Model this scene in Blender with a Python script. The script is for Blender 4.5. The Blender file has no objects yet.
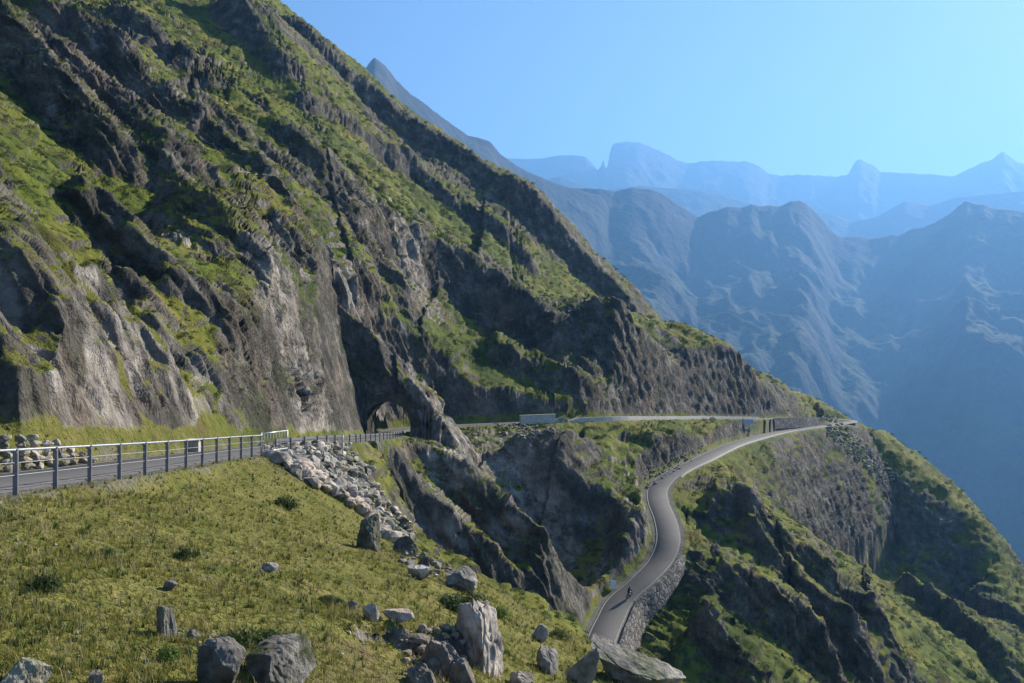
import bpy, math, random
import numpy as np
from mathutils import Vector, Matrix
random.seed(7)
rng = np.random.default_rng(11)
C = bpy.context.scene.collection
F32 = np.float32

# ------------------------------------------------------------------ noise
_P = np.random.default_rng(5).permutation(256).astype(np.int32)
_P = np.concatenate([_P, _P, _P])
_G = np.random.default_rng(6).normal(size=(256, 3)); _G /= np.linalg.norm(_G, axis=1)[:, None]
_G = _G.astype(F32)

def pn(x, y, z=None):
    """gradient noise, about -1..1"""
    x = np.asarray(x, F32); y = np.asarray(y, F32)
    z = np.full_like(x, 0.37) if z is None else np.asarray(z, F32)
    xi = np.floor(x); yi = np.floor(y); zi = np.floor(z)
    xf = x-xi; yf = y-yi; zf = z-zi
    xi = xi.astype(np.int32) & 255; yi = yi.astype(np.int32) & 255; zi = zi.astype(np.int32) & 255
    u = xf*xf*xf*(xf*(xf*6-15)+10); v = yf*yf*yf*(yf*(yf*6-15)+10); w = zf*zf*zf*(zf*(zf*6-15)+10)
    def g(i, j, k):
        h = _P[_P[_P[xi+i]+((yi+j) & 255)]+((zi+k) & 255)]
        gg = _G[h]
        return gg[..., 0]*(xf-i)+gg[..., 1]*(yf-j)+gg[..., 2]*(zf-k)
    a = g(0,0,0); a += u*(g(1,0,0)-a)
    b = g(0,1,0); b += u*(g(1,1,0)-b)
    a += v*(b-a)
    c = g(0,0,1); c += u*(g(1,0,1)-c)
    d = g(0,1,1); d += u*(g(1,1,1)-d)
    c += v*(d-c)
    return (a+w*(c-a))*1.5

def fbm(x, y, z=None, o=4, gain=.5, lac=2.03):
    s = 0; a = 1; n = 0
    for _ in range(o):
        s = s+a*pn(x, y, z); n += a
        x = x*lac+3.1; y = y*lac+7.7; z = None if z is None else z*lac+1.3; a *= gain
    return s/n

def ridged(x, y, z=None, o=4, gain=.5, lac=2.03):
    s = 0; a = 1; n = 0
    for _ in range(o):
        s = s+a*(1-np.abs(pn(x, y, z))*1.6); n += a
        x = x*lac+3.1; y = y*lac+7.7; z = None if z is None else z*lac+1.3; a *= gain
    return s/n

def sstep(a, b, x):
    t = np.clip((x-a)/(b-a), 0, 1)
    return t*t*(3-2*t)

# ------------------------------------------------------------------ view numbers of the survey
FOC, CX, YH = 800.0, 512.0, 365.0        # focal length and horizon, in picture units
def uv(x, y): return (x-CX)/FOC, (YH-y)/FOC
def at(x, y, d):
    u, v = uv(x, y); return np.array([u*d, d, v*d])

# surveyed ground points: bearing x, height y, distance in metres
CP = [
 # meadow
 (-300,860,5),(-100,760,5),(0,683,7),(150,683,9),(300,683,12),(420,683,15),(540,690,19),(690,690,26),
 (100,1000,3),(500,1300,3),(900,1500,3),(900,1100,8),(1100,1000,14),(1000,900,25),(800,800,22),
 (0,590,11.5),(150,590,14),(300,590,18),(400,590,22),(480,605,25),(540,640,27),
 (-150,540,13),(12,503,19),(60,493,22),(110,484,26),(180,470,32),(245,460,40),(300,520,33),
 (350,512,46),(400,545,42),(450,567,40),(520,602,36),(600,652,32),(640,668,30),
 # beyond the meadow edge
 (300,468,56),(340,490,58),(400,540,56),(450,610,62),(520,650,60),(600,705,58),(700,760,55),(850,800,60),(1000,800,80),(1200,800,70),
 (430,500,105),(500,555,98),(560,605,100),(600,635,104),(640,690,95),(600,660,80),
 # upper road bench to the tunnel
 (-200,500,20),(255,449,50),(330,443,85),(410,434,130),(388,432,140),
 # left slope
 (-150,440,24),(-150,250,40),(-150,50,80),(-150,-100,150),(-150,-250,320),
 (-350,440,20),(-350,200,45),(-350,-100,110),(-350,-350,300),
 (50,445,33),(50,300,46),(50,200,75),(50,100,130),(50,20,190),(50,-60,290),(50,-150,430),
 (150,440,48),(150,395,53),(150,300,78),(150,200,118),(150,100,180),(150,30,250),(150,-50,350),(150,-110,430),
 (210,437,57),(210,380,66),
 (256,436,66),(256,345,82),(256,270,112),(256,180,175),(256,90,260),(256,30,330),(256,-20,440),
 (300,437,85),(300,345,93),(350,436,109),(350,345,120),
 (330,300,135),(330,240,172),(330,130,285),(330,55,400),
 (384,345,152),(384,280,192),(384,200,265),(384,140,350),
 (460,430,156),(460,390,172),(460,330,205),(460,250,275),(460,190,350),
 (540,425,170),(540,400,188),(540,340,245),(540,270,325),
 (500,560,132),(560,595,142),(500,575,134),(560,475,154),(560,440,170),(600,425,192),
 (620,600,131),(620,510,158),(620,425,200),(620,411,205),(620,352,224),(620,315,345),
 (700,418,243),(700,455,200),(690,411,249),(690,368,259),(680,352,320),(720,375,345),
 (760,418,283),(760,436,262),(760,396,296),(790,404,335),
 # skyline of the spur
 (280,5,445),(370,80,425),(450,152,405),(540,210,388),(600,270,374),(640,307,368),(720,372,360),(815,417,352),
 (870,457,345),(940,495,335),(985,535,325),(1024,585,315),(1100,670,300),
 # behind the spur
 (280,60,540),(370,150,540),(450,230,540),(540,310,530),(640,410,520),(720,460,510),(815,520,500),(940,640,480),(1024,740,460),(1150,850,430),
 (-100,0,900),(200,200,900),(400,480,900),(600,640,900),(800,690,900),(1000,720,900),(1200,740,900),
 # under the lower road
 (655,560,142),(700,560,152),(700,640,126),(700,690,114),(760,690,122),(800,690,128),(800,600,166),(780,525,214),
 (900,690,164),(900,605,232),(850,565,222),(850,556,300),(850,550,326),(850,500,332),(780,442,279),(780,505,274),(780,517,262),
 (900,590,288),(900,570,312),(900,515,324),(960,632,275),(960,612,304),(960,560,317),(1000,690,215),(1000,625,285),
 (1100,760,200),(900,760,140),(1050,700,240),
]
cpu = np.array([uv(a[0], a[1]) for a in CP]); cpl = np.log(np.array([a[2] for a in CP], float))
QU = cpu[:, 0]*1.0; QL = cpl*.55; QV = cpu[:, 1]
def _k(r2): return np.where(r2 > 1e-12, .5*r2*np.log(np.maximum(r2, 1e-12)), 0)
n = len(CP)
A = _k((QU[:, None]-QU)**2+(QL[:, None]-QL)**2)+np.eye(n)*2e-4
B = np.stack([np.ones(n), QU, QL], 1)
M = np.block([[A, B], [B.T, np.zeros((3, 3))]])
W = np.linalg.solve(M, np.concatenate([QV, np.zeros(3)]))
UMIN, UMAX, LMIN, LMAX = -1.12, .98, math.log(2.4), math.log(960)
GU, GL = 260, 520
gu = np.linspace(UMIN-.02, UMAX+.02, GU); gl = np.linspace(LMIN-.02, LMAX+.02, GL)
_uu, _ll = np.meshgrid(gu, gl*.55, indexing='ij')
BASE = W[n]+W[n+1]*_uu+W[n+2]*_ll
for i in range(n):
    BASE += W[i]*_k((_uu-QU[i])**2+(_ll-QL[i])**2)
BASE = BASE.astype(F32)

def base_v(u, l):
    """Catmull-Rom lookup of the surveyed surface"""
    fu = np.clip((u-gu[0])/(gu[1]-gu[0]), 1, GU-3.001); fl = np.clip((l-gl[0])/(gl[1]-gl[0]), 1, GL-3.001)
    iu = fu.astype(np.int32); il = fl.astype(np.int32); tu = (fu-iu).astype(F32); tl = (fl-il).astype(F32)
    def w4(t): return (-.5*t+t*t-.5*t**3, 1-2.5*t*t+1.5*t**3, .5*t+2*t*t-1.5*t**3, -.5*t*t+.5*t**3)
    wu = w4(tu); wl = w4(tl); r = 0
    for a in range(4):
        q = 0
        for b in range(4): q = q+wl[b]*BASE[iu+a-1, il+b-1]
        r = r+wu[a]*q
    return r

def base_z(X, Y):
    Y = np.maximum(Y, 2.4)
    return base_v(X/Y, np.log(Y))*Y

_LS = np.linspace(LMIN, LMAX, 4000)
def base_hit(x, y, h=0.0, dmin=3.0):
    """first ground point along a bearing where ground raised by h meets the sight line"""
    u, v = uv(x, y); d = np.exp(_LS)
    b = base_v(np.full_like(_LS, u), _LS)-v
    k = np.nonzero((b > 0) & (d > dmin))[0]
    i = k[0] if len(k) else int(np.argmax(np.where(d > 60, b, -9)))
    far = d[i]; j = i
    while j > 0 and b[j]+h/d[j] > 0 and d[j] > .7*far: j -= 1
    i = j if d[j] > .71*far else int(np.searchsorted(d, .9*far))
    return np.array([u*d[i], d[i]])

# ------------------------------------------------------------------ roads
def spline(pts, step=1.0):
    P = np.array(pts, float); P = np.vstack([2*P[0]-P[1], P, 2*P[-1]-P[-2]]); out = []
    for i in range(1, len(P)-2):
        m = max(2, int(np.linalg.norm(P[i+1]-P[i])/step))
        for t in np.linspace(0, 1, m, endpoint=False):
            a, b, c, d = P[i-1], P[i], P[i+1], P[i+2]
            out.append(.5*((2*b)+(c-a)*t+(2*a-5*b+4*c-d)*t*t+(-a+3*b-3*c+d)*t**3))
    out.append(P[-2]); return np.array(out)

HW1, HW2 = 2.6, 2.5
UPPER = spline([(-13.2,2,-1.9),(-14.2,12,-2.55),(-15.0,20,-3.15),(-15.6,30,-3.9),(-16.4,42,-4.75),(-17.3,60,-6.1),(-18.6,85,-8.1),(-19.7,110,-10.1),
                (-21.0,130,-11.6),(-22.1,142,-12.3),(-22.4,150,-12.5),(-20.3,159,-12.6),(-13,168,-12.7),(-2,175,-12.75),(20,190,-12.9),(33,207,-13.9),(57,243,-16.2),(85,277,-18.6),(108,303,-20.1),(124,325,-21.6),(134,341,-22.8),(142,346,-23.4),(144,339,-23.8),
                (134,326,-23.8),(116,304,-23.5),(92,275,-23.1),(67,235,-22.7),(55,213,-22.9),(46.3,197,-23.4),(39,186.5,-24.4),(34.5,179.5,-25.5),(31.3,172,-26.8),(29.8,163,-28.0),(29.3,153,-29.7),(28.3,145,-31.7),(25.9,139,-33.9),(21.8,133,-35.7),(17.4,128,-37.6),(14.6,121,-39.0),(11,111,-40.2),(4,103,-41),(-6,97,-42)])
ROAD = UPPER
# arc length and the tunnel stretch
seg = np.linalg.norm(np.diff(ROAD[:, :2], axis=0), axis=1); ARC = np.concatenate([[0], np.cumsum(seg)])
i_tun0 = int(np.argmin(np.linalg.norm(ROAD[:, :2]-np.array([-22.0,141]), axis=1)))
i_tun1 = int(np.argmin(np.linalg.norm(ROAD[:, :2]-np.array([-22.4,150.5]), axis=1)))
TUN = ROAD[i_tun0:i_tun1+1]
T0, T1 = ARC[i_tun0], ARC[i_tun1]
TUN_W, TUN_H = 4.1, 5.9
_il = [min(range(len(ROAD)//2, len(ROAD)), key=lambda i: abs(YH-FOC*ROAD[i, 2]/ROAD[i, 1]-y)+(9 if ROAD[i, 1] > 160 else 0)) for y in (560, 650)]
WA0, WA1 = ARC[_il[0]], ARC[_il[1]]          # stretch held up by the tall wall
i_hair = int(np.argmax(ROAD[:, 1]+ROAD[:, 0]*.3)); TH = ARC[i_hair]

def road_near(X, Y, R=26.0, i0=0, i1=None):
    """distance to the road, its height there, its arc length and the side (+ = right of travel)"""
    d = np.full(X.shape, 1e3, F32); zr = np.zeros(X.shape, F32); ar = np.zeros(X.shape, F32); sd = np.zeros(X.shape, F32)
    st = 3
    i1 = len(ROAD)-1 if i1 is None else i1
    idx = list(range(i0, i1, st))
    for i in idx:
        j = min(i+st, i1)
        a, b = ROAD[i], ROAD[j]
        m = np.nonzero((X > min(a[0], b[0])-R) & (X < max(a[0], b[0])+R) & (Y > min(a[1], b[1])-R) & (Y < max(a[1], b[1])+R))[0]
        if not len(m): continue
        ab = b[:2]-a[:2]; L2 = ab@ab
        px = X[m]-a[0]; py = Y[m]-a[1]
        t = np.clip((px*ab[0]+py*ab[1])/L2, 0, 1)
        dx = px-t*ab[0]; dy = py-t*ab[1]; dd = np.sqrt(dx*dx+dy*dy)
        k = dd < d[m]; mm = m[k]
        d[mm] = dd[k]; zr[mm] = a[2]+t[k]*(b[2]-a[2]); ar[mm] = ARC[i]+t[k]*(ARC[j]-ARC[i])
        sd[mm] = np.sign(dx[k]*ab[1]-dy[k]*ab[0])
    return d, zr, ar, sd

# ------------------------------------------------------------------ rock ribs: crest line, height, face width, back length, bare rim
RIBS = [
 ([(-40,290),(0,332),(30,370),(60,408),(80,436)], 2.6, 1.6, 5, 2.0),
 ([(-60,200),(0,232),(45,262),(78,318),(98,378),(106,432)], 4.5, 2.5, 9, 3.4),
 ([(60,170),(105,205),(135,232),(168,272),(184,300)], 5.0, 3.0, 9, 3.0),
 ([(84,280),(120,322),(150,362),(196,392)], 3.0, 2.0, 8, 1.0),
 ([(104,388),(150,392),(190,396),(203,428)], 3.5, 1.8, 7, .8),
 ([(215,352),(240,344),(275,334),(312,332),(342,344),(360,385)], 4.0, 2.5, 10, 1.2),
 ([(338,328,128),(352,332,138),(370,338,142),(402,349,144),(432,372,144),(452,400,142),(482,438,137)], 4.5, 3.5, 25, 2.0),
 ([(385,440,118),(412,437,120),(440,442,121),(470,462,120),(500,494,118),(540,525,115),(575,560,112),(594,604,108)], 9, 5.5, 17, 9),
 ([(488,436,152),(530,450,153),(572,467,153),(602,484,152),(618,508,150),(627,545,144),(629,585,135)], 6.5, 4, 14, 2.0),
 ([(596,334),(641,346),(683,359),(724,380),(757,392),(800,412)], 14, 6, 16, 2),
 ([(356,196),(376,212),(416,226),(473,256),(512,286),(548,318),(566,330)], 14, 8, 40, 3),
 ([(486,334),(532,357),(580,377),(606,400)], 6, 5, 25, 1),
 ([(280,130),(320,180),(366,244),(400,270),(429,322)], 8, 5, 16, 5),
 ([(262,210),(300,246),(333,280),(380,332)], 6, 4, 12, 5),
 ([(160,165),(193,200),(246,243),(300,302)], 7, 4, 16, 3),
 ([(150,196),(183,230),(228,282)], 4, 3, 12, 3),
 ([(-20,-25),(10,10),(46,50),(83,96),(123,133),(142,175)], 9, 5, 20, 2),
 ([(30,35),(60,63),(116,100),(160,126),(186,173),(229,216)], 7, 5, 22, 2),
 ([(20,-5),(66,10),(126,33),(150,70),(190,95),(255,150),(290,166)], 10, 7, 32, 2),
 ([(110,10),(150,38),(186,66),(216,96)], 7, 5, 22, 1),
 ([(186,100),(226,113),(266,143),(300,170),(340,200)], 8, 6, 22, 2),
 ([(280,5),(330,44),(372,82),(433,130),(486,166),(533,200),(555,228)], 12, 9, 30, 8),
 ([(500,190),(540,207),(585,246),(612,278),(642,306)], 10, 8, 26, 8),
 ([(220,-30),(260,25),(296,76)], 12, 8, 40, 5),
 ([(400,140),(450,190),(500,225),(540,255)], 9, 7, 25, 2),
 ([(290,90),(330,112),(380,135),(420,165)], 7, 6, 25, 1),
 # under the lower road
 ([(683,470),(705,480),(735,496),(780,526),(830,560),(872,592),(900,640)], 11, 4.5, 22, 1),
 ([(672,492),(700,512),(745,545),(768,560)], 5, 3, 16, .6),
 ([(740,520),(790,560),(850,610),(872,668)], 9, 4, 16, 1.6),
 ([(676,540),(700,556),(733,572),(790,600),(820,622),(846,664)], 8, 3.5, 14, .8),
 ([(646,572),(668,566),(692,576),(708,600)], 5, 3, 12, .5),
 ([(690,600),(735,640),(770,676)], 6, 3, 12, .8),
 ([(905,565),(940,592),(978,622),(1024,680)], 10, 5, 20, 1.5),
 ([(960,560),(1000,600),(1050,650)], 6, 5, 20, 2),
 ([(722,447,228),(760,437,258),(800,430,300),(838,432,338),(870,462,338),(910,500,330),(950,545,318)], 4, 6, 20, 2),
 ([(118,262,66),(142,300,64),(160,340,62),(176,384,60)], 3.5, 2.5, 8, 1),
 # small banks in the meadow
 ([(258,556),(276,562),(300,572),(318,576)], .35, .25, 2.5, .0),
 ([(338,598),(380,604),(430,612),(468,612)], .75, .5, 3.0, .0),
 ([(120,604),(140,606),(150,612)], .25, .2, 1.5, .0),
]
RW = []
def place_ribs():
    todo = []
    for pts, h, w, L, rim in RIBS:
        xs = np.array([q[0] for q in pts], float); ys = np.array([q[1] for q in pts], float)
        D = np.array([q[2] if len(q) > 2 else base_hit(q[0], q[1], h)[1] for q in pts], float)
        fixed = np.array([len(q) > 2 for q in pts])
        l = np.log(D); n_ = len(l)
        med = np.array([np.median(l[max(0, i-1):i+2]) for i in range(n_)])
        for _ in range(3):
            sm = med.copy(); sm[1:-1] = .5*med[1:-1]+.25*(med[:-2]+med[2:]); med = sm
        l = np.where(fixed, l, med); todo.append((l.mean(), xs, ys, l, h, w, L, rim))
    todo.sort(key=lambda r: r[0])
    for _, xs, ys, l, h, w, L, rim in todo:                       # near to far: each crest is raised to its surveyed line
        D = np.exp(l); u, v = uv(xs, ys)
        have = base_v(u, l)*D+(rib_field((u*D).astype(F32), D.astype(F32))[0] if RW else 0)
        hh = np.clip(v*D-have, .55*h, 1.5*h)
        RW.append((np.stack([u*D, D], 1), hh, w, L*(1.0 if D.mean() < 30 else 1.75), rim*1.25))

def rib_field(X, Y):
    dz = np.zeros(X.shape, F32); rk = np.zeros(X.shape, F32)
    wx = fbm(X*.11, Y*.11, o=2)
    for k, (P, h, w, L, rim) in enumerate(RW):
        R = max(3.2*L, 3*w); hmax = float(h.max())
        m = np.nonzero((X > P[:, 0].min()-R) & (X < P[:, 0].max()+R) & (Y > P[:, 1].min()-R) & (Y < P[:, 1].max()+R))[0]
        if not len(m): continue
        x = X[m]; y = Y[m]
        best = np.full(len(m), 1e6, F32); sg = np.zeros(len(m), F32); arc = np.zeros(len(m), F32); hl = np.zeros(len(m), F32); over = np.zeros(len(m), F32)
        sl = np.linalg.norm(np.diff(P, axis=0), axis=1); ac = np.concatenate([[0], np.cumsum(sl)])
        tg = np.gradient(P, axis=0)
        for i in range(len(P)-1):
            a = P[i]; ab = P[i+1]-a; l2 = ab@ab+1e-9
            tt = ((x-a[0])*ab[0]+(y-a[1])*ab[1])/l2; t = np.clip(tt, 0, 1)
            dx = x-a[0]-t*ab[0]; dy = y-a[1]-t*ab[1]; d = np.sqrt(dx*dx+dy*dy)
            q = d < best
            best[q] = d[q]; tx = tg[i, 0]+t*(tg[i+1, 0]-tg[i, 0]); ty = tg[i, 1]+t*(tg[i+1, 1]-tg[i, 1]); sg[q] = np.sign(tx*dy-ty*dx)[q]; arc[q] = (ac[i]+t*sl[i])[q]; hl[q] = (h[i]+t*(h[i+1]-h[i]))[q]
            e = np.where(tt < 0, -tt, np.where(tt > 1, tt-1, 0))*sl[i]; over[q] = e[q]
        s = best*sg+wx[m]*min(w*.9, 3.0)*.8                         # + = away from the sight side
        tl = ac[-1]
        env = sstep(-.05, .12, arc/tl)*(1-sstep(.88, 1.05, arc/tl))
        env = np.maximum(env, .0)*np.exp(-(over/(.6*w+1.0))**2)
        hh = hl*env*(.95+.22*pn(arc/(2.2*hmax+3)+k*3.7, np.full_like(arc, k*1.7)))
        up = sstep(-w, 0, s); back = np.exp(-np.maximum(s, 0)/L*1.3)
        dz[m] += (hh*up*back).astype(F32)
        f = sstep(-w*1.15, -w*.85, s)*(1-sstep(rim*.6, rim*1.1+.15, s))*np.clip(env*1.6, 0, 1)
        rk[m] = np.maximum(rk[m], f)
    return dz, rk

place_ribs()

BARE = [([(82,320),(100,440)],13),([(275,350),(315,390),(335,432)],36),([(230,360),(240,430)],22),([(115,405),(200,430)],16),([(352,345),(400,370),(440,400),(470,430)],28),
 ([(385,455),(450,485),(520,550),(585,605)],46),([(430,445),(500,500),(560,560)],30),([(520,480),(590,510),(610,570)],34),([(605,360),(700,395),(790,409)],20),([(440,270),(520,320),(570,360)],30),([(500,345),(590,390)],16),
 ([(800,500),(850,500),(940,545)],46),([(385,140),(470,190),(560,240),(630,300)],26),([(230,10),(320,60)],26),([(50,100),(130,160)],30),([(0,345),(62,420)],14),
 ([(350,240),(425,318)],20),([(300,255),(378,330)],14),([(200,215),(295,300)],14),([(125,232),(180,285)],20),([(90,220),(115,300),(190,390)],14),([(660,585),(690,590)],16),
 ([(735,545),(765,565)],12),([(800,580),(870,640)],12),([(720,600),(800,640)],12),([(60,20),(180,90)],14),([(680,490),(745,520),(820,570)],10),([(10,270),(60,350)],22),([(0,185),(40,250)],18),([(140,150),(200,235)],12),([(300,170),(360,240)],12),([(240,120),(300,190)],10),([(960,590),(1010,640)],14)]
GREEN = [([(105,345),(125,372),(165,390)],20),([(175,230),(215,285),(270,312),(310,322)],20),([(0,415),(30,430),(60,440)],14),([(0,140),(50,185),(80,215)],14),([(110,200),(150,250)],8),
 ([(400,325),(450,360),(510,395),(580,410)],20),([(126,30),(232,83),(300,133),(340,186)],15),([(285,68),(340,105),(420,160)],9),([(425,213),(470,240),(530,272)],9),([(570,312),(640,332),(705,362)],11),
 ([(505,432),(560,447),(615,480)],13),([(716,465),(782,500),(840,540),(896,575)],10),([(690,478),(760,535),(850,600)],8),([(680,500),(740,560),(830,630)],9),([(655,620),(740,650),(790,690)],26),
 ([(660,510),(700,535)],12),([(900,610),(960,660)],22),([(870,460),(930,492),(985,540)],6),([(220,130),(290,170),(340,210)],9),([(40,40),(110,110),(170,170),(220,210)],8),([(440,300),(480,330)],6),([(590,425),(640,440)],10)]
def survey(strokes):
    out = []
    for pts, r in strokes:
        for (x0, y0), (x1, y1) in zip(pts[:-1], pts[1:]):
            m = max(1, int(math.hypot(x1-x0, y1-y0)/(r*.7)))
            for t in np.linspace(0, 1, m+1):
                x, y = x0+(x1-x0)*t, y0+(y1-y0)*t
                d0 = base_hit(x, y+r, 0)[1]; d1 = base_hit(x, y-r, 0)[1]; p = base_hit(x, y, 0)
                out.append((p[0]/p[1], math.log(p[1]), r/FOC*1.15, max(.035, min(.28, .5*abs(math.log(d1/d0))))))
    return out
LIT_PALE = [([(84,322),(102,440)],13),([(275,345),(315,385),(340,434)],38),([(115,405),(205,432)],18),([(430,450),(490,505),(550,560),(590,605)],20),([(440,490),(480,525),(520,570)],14),([(0,345),(64,425)],14),([(120,228),(182,290)],18),([(385,250),(428,322)],16),([(335,270),(382,335)],12),([(230,200),(300,300)],9),([(620,480),(640,560)],10),([(20,250),(70,300)],14)]  # sunlit rock faces brightened in colour, road cuts near the road included
BARE_P = survey(BARE); GREEN_P = survey(GREEN)
def patch_field(X, Y, P, nz):
    u = X/Y; l = np.log(Y); w = np.zeros(X.shape, F32)
    order = np.argsort(l, kind='stable')
    for a, b, ru, rl in P:
        m = np.nonzero((np.abs(u-a) < ru*1.5) & (np.abs(l-b) < rl*1.5))[0]
        if not len(m): continue
        q = np.sqrt(((u[m]-a)/ru)**2+((l[m]-b)/rl)**2)+nz[m]
        w[m] = np.maximum(w[m], 1-sstep(.7, 1.1, q))
    return w

FALL = np.array([.93, -.37]); ALONG = np.array([.37, .93])
def macro(X, Y, full=True):
    """ground height, bare-rock weight"""
    X = X.astype(F32); Y = Y.astype(F32)
    z = base_z(X, Y)
    s = X*ALONG[0]+Y*ALONG[1]; t = X*FALL[0]+Y*FALL[1]
    far = sstep(42, 75, Y)                                          # wild ground beyond the meadow
    mead = 1-far
    side = sstep(0, 8, z-(-.075*Y-1.7))                             # left of the road the slope is wild from the start
    wild = np.clip(far+side*sstep(20, 30, Y)*.8, 0, 1)
    amp = np.clip(Y/200, .16, 1.15)*wild
    wrp = fbm(X/38, Y/38, o=2)*11
    n1 = ridged((s+wrp)/25, t/72, o=3)                              # ribs that run down the fall line
    sw = (s+wrp*1.4)/15+.4*pn(s/40, t/34); sw2 = sw-np.floor(sw)
    saw = np.where(sw2 < .22, sw2/.22, 1-(sw2-.22)/.78)
    mod = sstep(-.25, .5, pn(s/28+9, t/45+3))
    n2 = fbm(X/9, Y/9, o=3)
    calm = 1-.75*np.exp(-((X+2)/16)**2-((Y-112)/18)**2)          # the broad buttress under the tunnel
    z = z+amp*calm*(2.6*(n1-.48)+1.5*(saw*mod-.22)+1.5*n2)
    z = z+mead*(.28*fbm(X/5, Y/5, o=3)+.10*pn(X/.9, Y/.9))
    dz, rk = rib_field(X, Y)
    z = z+dz
    # cut and fill along the road
    da, za, aa, sa = road_near(X, Y, 26.0, 0, i_hair); db, zb, ab_, sb = road_near(X, Y, 26.0, i_hair, None)
    hw = 2.7; raw = z
    for d, zr, ar, sg in ((da, za, aa, sa), (db, zb, ab_, -sb)):
        e = np.maximum(d-hw-.5, 0); lo = zr-.07-e*1.15-.10*e*e-sstep(WA0-4, WA0+8, ar)*(1-sstep(WA1, WA1+6, ar))*4*sstep(.05, .9, e)
        z = np.where(d < 18, np.maximum(z, lo), z)
    for d, zr, ar, sg, e0, dl in ((da, za, aa, sa, 13, 25), (db, zb, ab_, -sb, 5, 14.5)):
        e = np.maximum(d-hw-.5, 0)
        held = sstep(WA0-4, WA0+8, ar)*(1-sstep(WA1, WA1+6, ar))*3.4*sstep(.05, .9, e)
        hi = zr-.07+np.where(sg > 0, -held-.30*e+.3*np.maximum(e-e0, 0)**2, e*2.4+e*e*.25)
        k = np.minimum(ar-T0, T1-ar)                                   # inside the rock fin the road runs through a hole
        hi = np.where(k > 0, zr+TUN_H+1.2+k*2.4+np.where(sg > 0, -.35, .8)*e, hi)
        z = np.where(d < dl, np.minimum(z, hi), z)
    e = np.maximum(da-hw-.5, 0); z = np.where((da < 6.5) & (db > 3.3) & (aa > T1+20), np.maximum(z, za-.07-1.1*e), z)
    k = da < db; d = np.where(k, da, db); zr = np.where(k, za, zb); ar = np.where(k, aa, ab_); sd = np.where(k, sa, -sb)
    tun = (ar > T0) & (ar < T1)
    cut = sstep(.2, 2.0, raw-z)*(d < 9)
    flat = (1-sstep(hw+.4, hw+1.6, d))*np.where(tun, 0, 1)
    rk = np.maximum(rk, cut*.9*(Y > 30))*(1-flat)
    if full: return z, rk, flat, d, ar, sd, wild, saw*mod*amp
    return z

# ------------------------------------------------------------------ hillside sheet: columns by bearing, rows as dense as the ground is steep
NC, NR = 1150, 1280
ucol = np.concatenate([np.linspace(UMIN, -.70, 70, endpoint=False), np.linspace(-.70, .70, NC-130), np.linspace(.70, UMAX, 61)[1:]])
NC = len(ucol)
cu = np.linspace(UMIN, UMAX, 330); cl = np.linspace(LMIN, LMAX, 1700)
uu, ll = np.meshgrid(cu, cl, indexing='ij'); dd = np.exp(ll)
zc = macro((uu*dd).ravel(), dd.ravel(), False).reshape(uu.shape)
vc = zc/dd
rho = np.abs(np.gradient(vc, cl, axis=1))*FOC
rho = np.minimum(rho, 9000)+100*(1+1.2*(dd < 60))
def blur(a, k, ax):
    w = np.hanning(2*k+3)[1:-1]; w /= w.sum()
    p = [(0, 0), (0, 0)]; p[ax] = (k, k)
    a = np.pad(a, p, mode='edge')
    return np.apply_along_axis(lambda r: np.convolve(r, w, 'valid'), ax, a)
rho = blur(blur(rho, 6, 0), 3, 1)
cum = np.cumsum(rho, 1); cum = (cum-cum[:, :1])/(cum[:, -1:]-cum[:, :1])
rows = np.stack([np.interp(np.linspace(0, 1, NR), cum[i], cl) for i in range(len(cu))])   # lnD per coarse column
fi = np.clip((ucol-cu[0])/(cu[1]-cu[0]), 0, len(cu)-1.001); i0 = fi.astype(int); ft = (fi-i0)[:, None]
LN = rows[i0]*(1-ft)+rows[i0+1]*ft
DD = np.exp(LN); XX = ucol[:, None]*DD
z, rk, flat, rd, rar, rsd, wild, sawm = macro(XX.ravel(), DD.ravel())
sh = DD.shape
PX = XX.astype(F32); PY = DD.astype(F32); PZ = z.reshape(sh).astype(F32)

def normals(PX, PY, PZ):
    P = np.stack([PX, PY, PZ], -1)
    a = np.empty_like(P); b = np.empty_like(P)
    a[1:-1] = P[2:]-P[:-2]; a[0] = P[1]-P[0]; a[-1] = P[-1]-P[-2]
    b[:, 1:-1] = P[:, 2:]-P[:, :-2]; b[:, 0] = P[:, 1]-P[:, 0]; b[:, -1] = P[:, -1]-P[:, -2]
    N = np.cross(a, b); N /= np.linalg.norm(N, axis=-1, keepdims=True)+1e-9
    return N
N = normals(PX, PY, PZ)
steep = 1-np.abs(N[..., 2])
rk = rk.reshape(sh); wild = wild.reshape(sh); flat = flat.reshape(sh); rd = rd.reshape(sh)
pat = fbm(PX/13, PY/13, PZ/13, o=3)
edge = .45*fbm(PX/7, PY/7, PZ/7, o=3)
bare = patch_field(PX.ravel(), PY.ravel(), BARE_P, edge.ravel()).reshape(sh)
green = patch_field(PX.ravel(), PY.ravel(), GREEN_P, edge.ravel()).reshape(sh)
pale = patch_field(PX.ravel(), PY.ravel(), survey(LIT_PALE), edge.ravel()).reshape(sh)
rock = np.clip(np.maximum(rk, sstep(.44, .60, steep+.20*pat)*wild), 0, 1)
rock = np.maximum(rock, bare*wild)
rock = rock*(1-.8*green*(1-.6*rk))
tuft = fbm(PX/6+8, PY/6, PZ/6, o=4)
rock *= 1-.95*sstep(.02, .30, tuft)*sstep(.85, .60, steep)*(1-.75*rk)*wild
rock *= 1-flat
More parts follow.
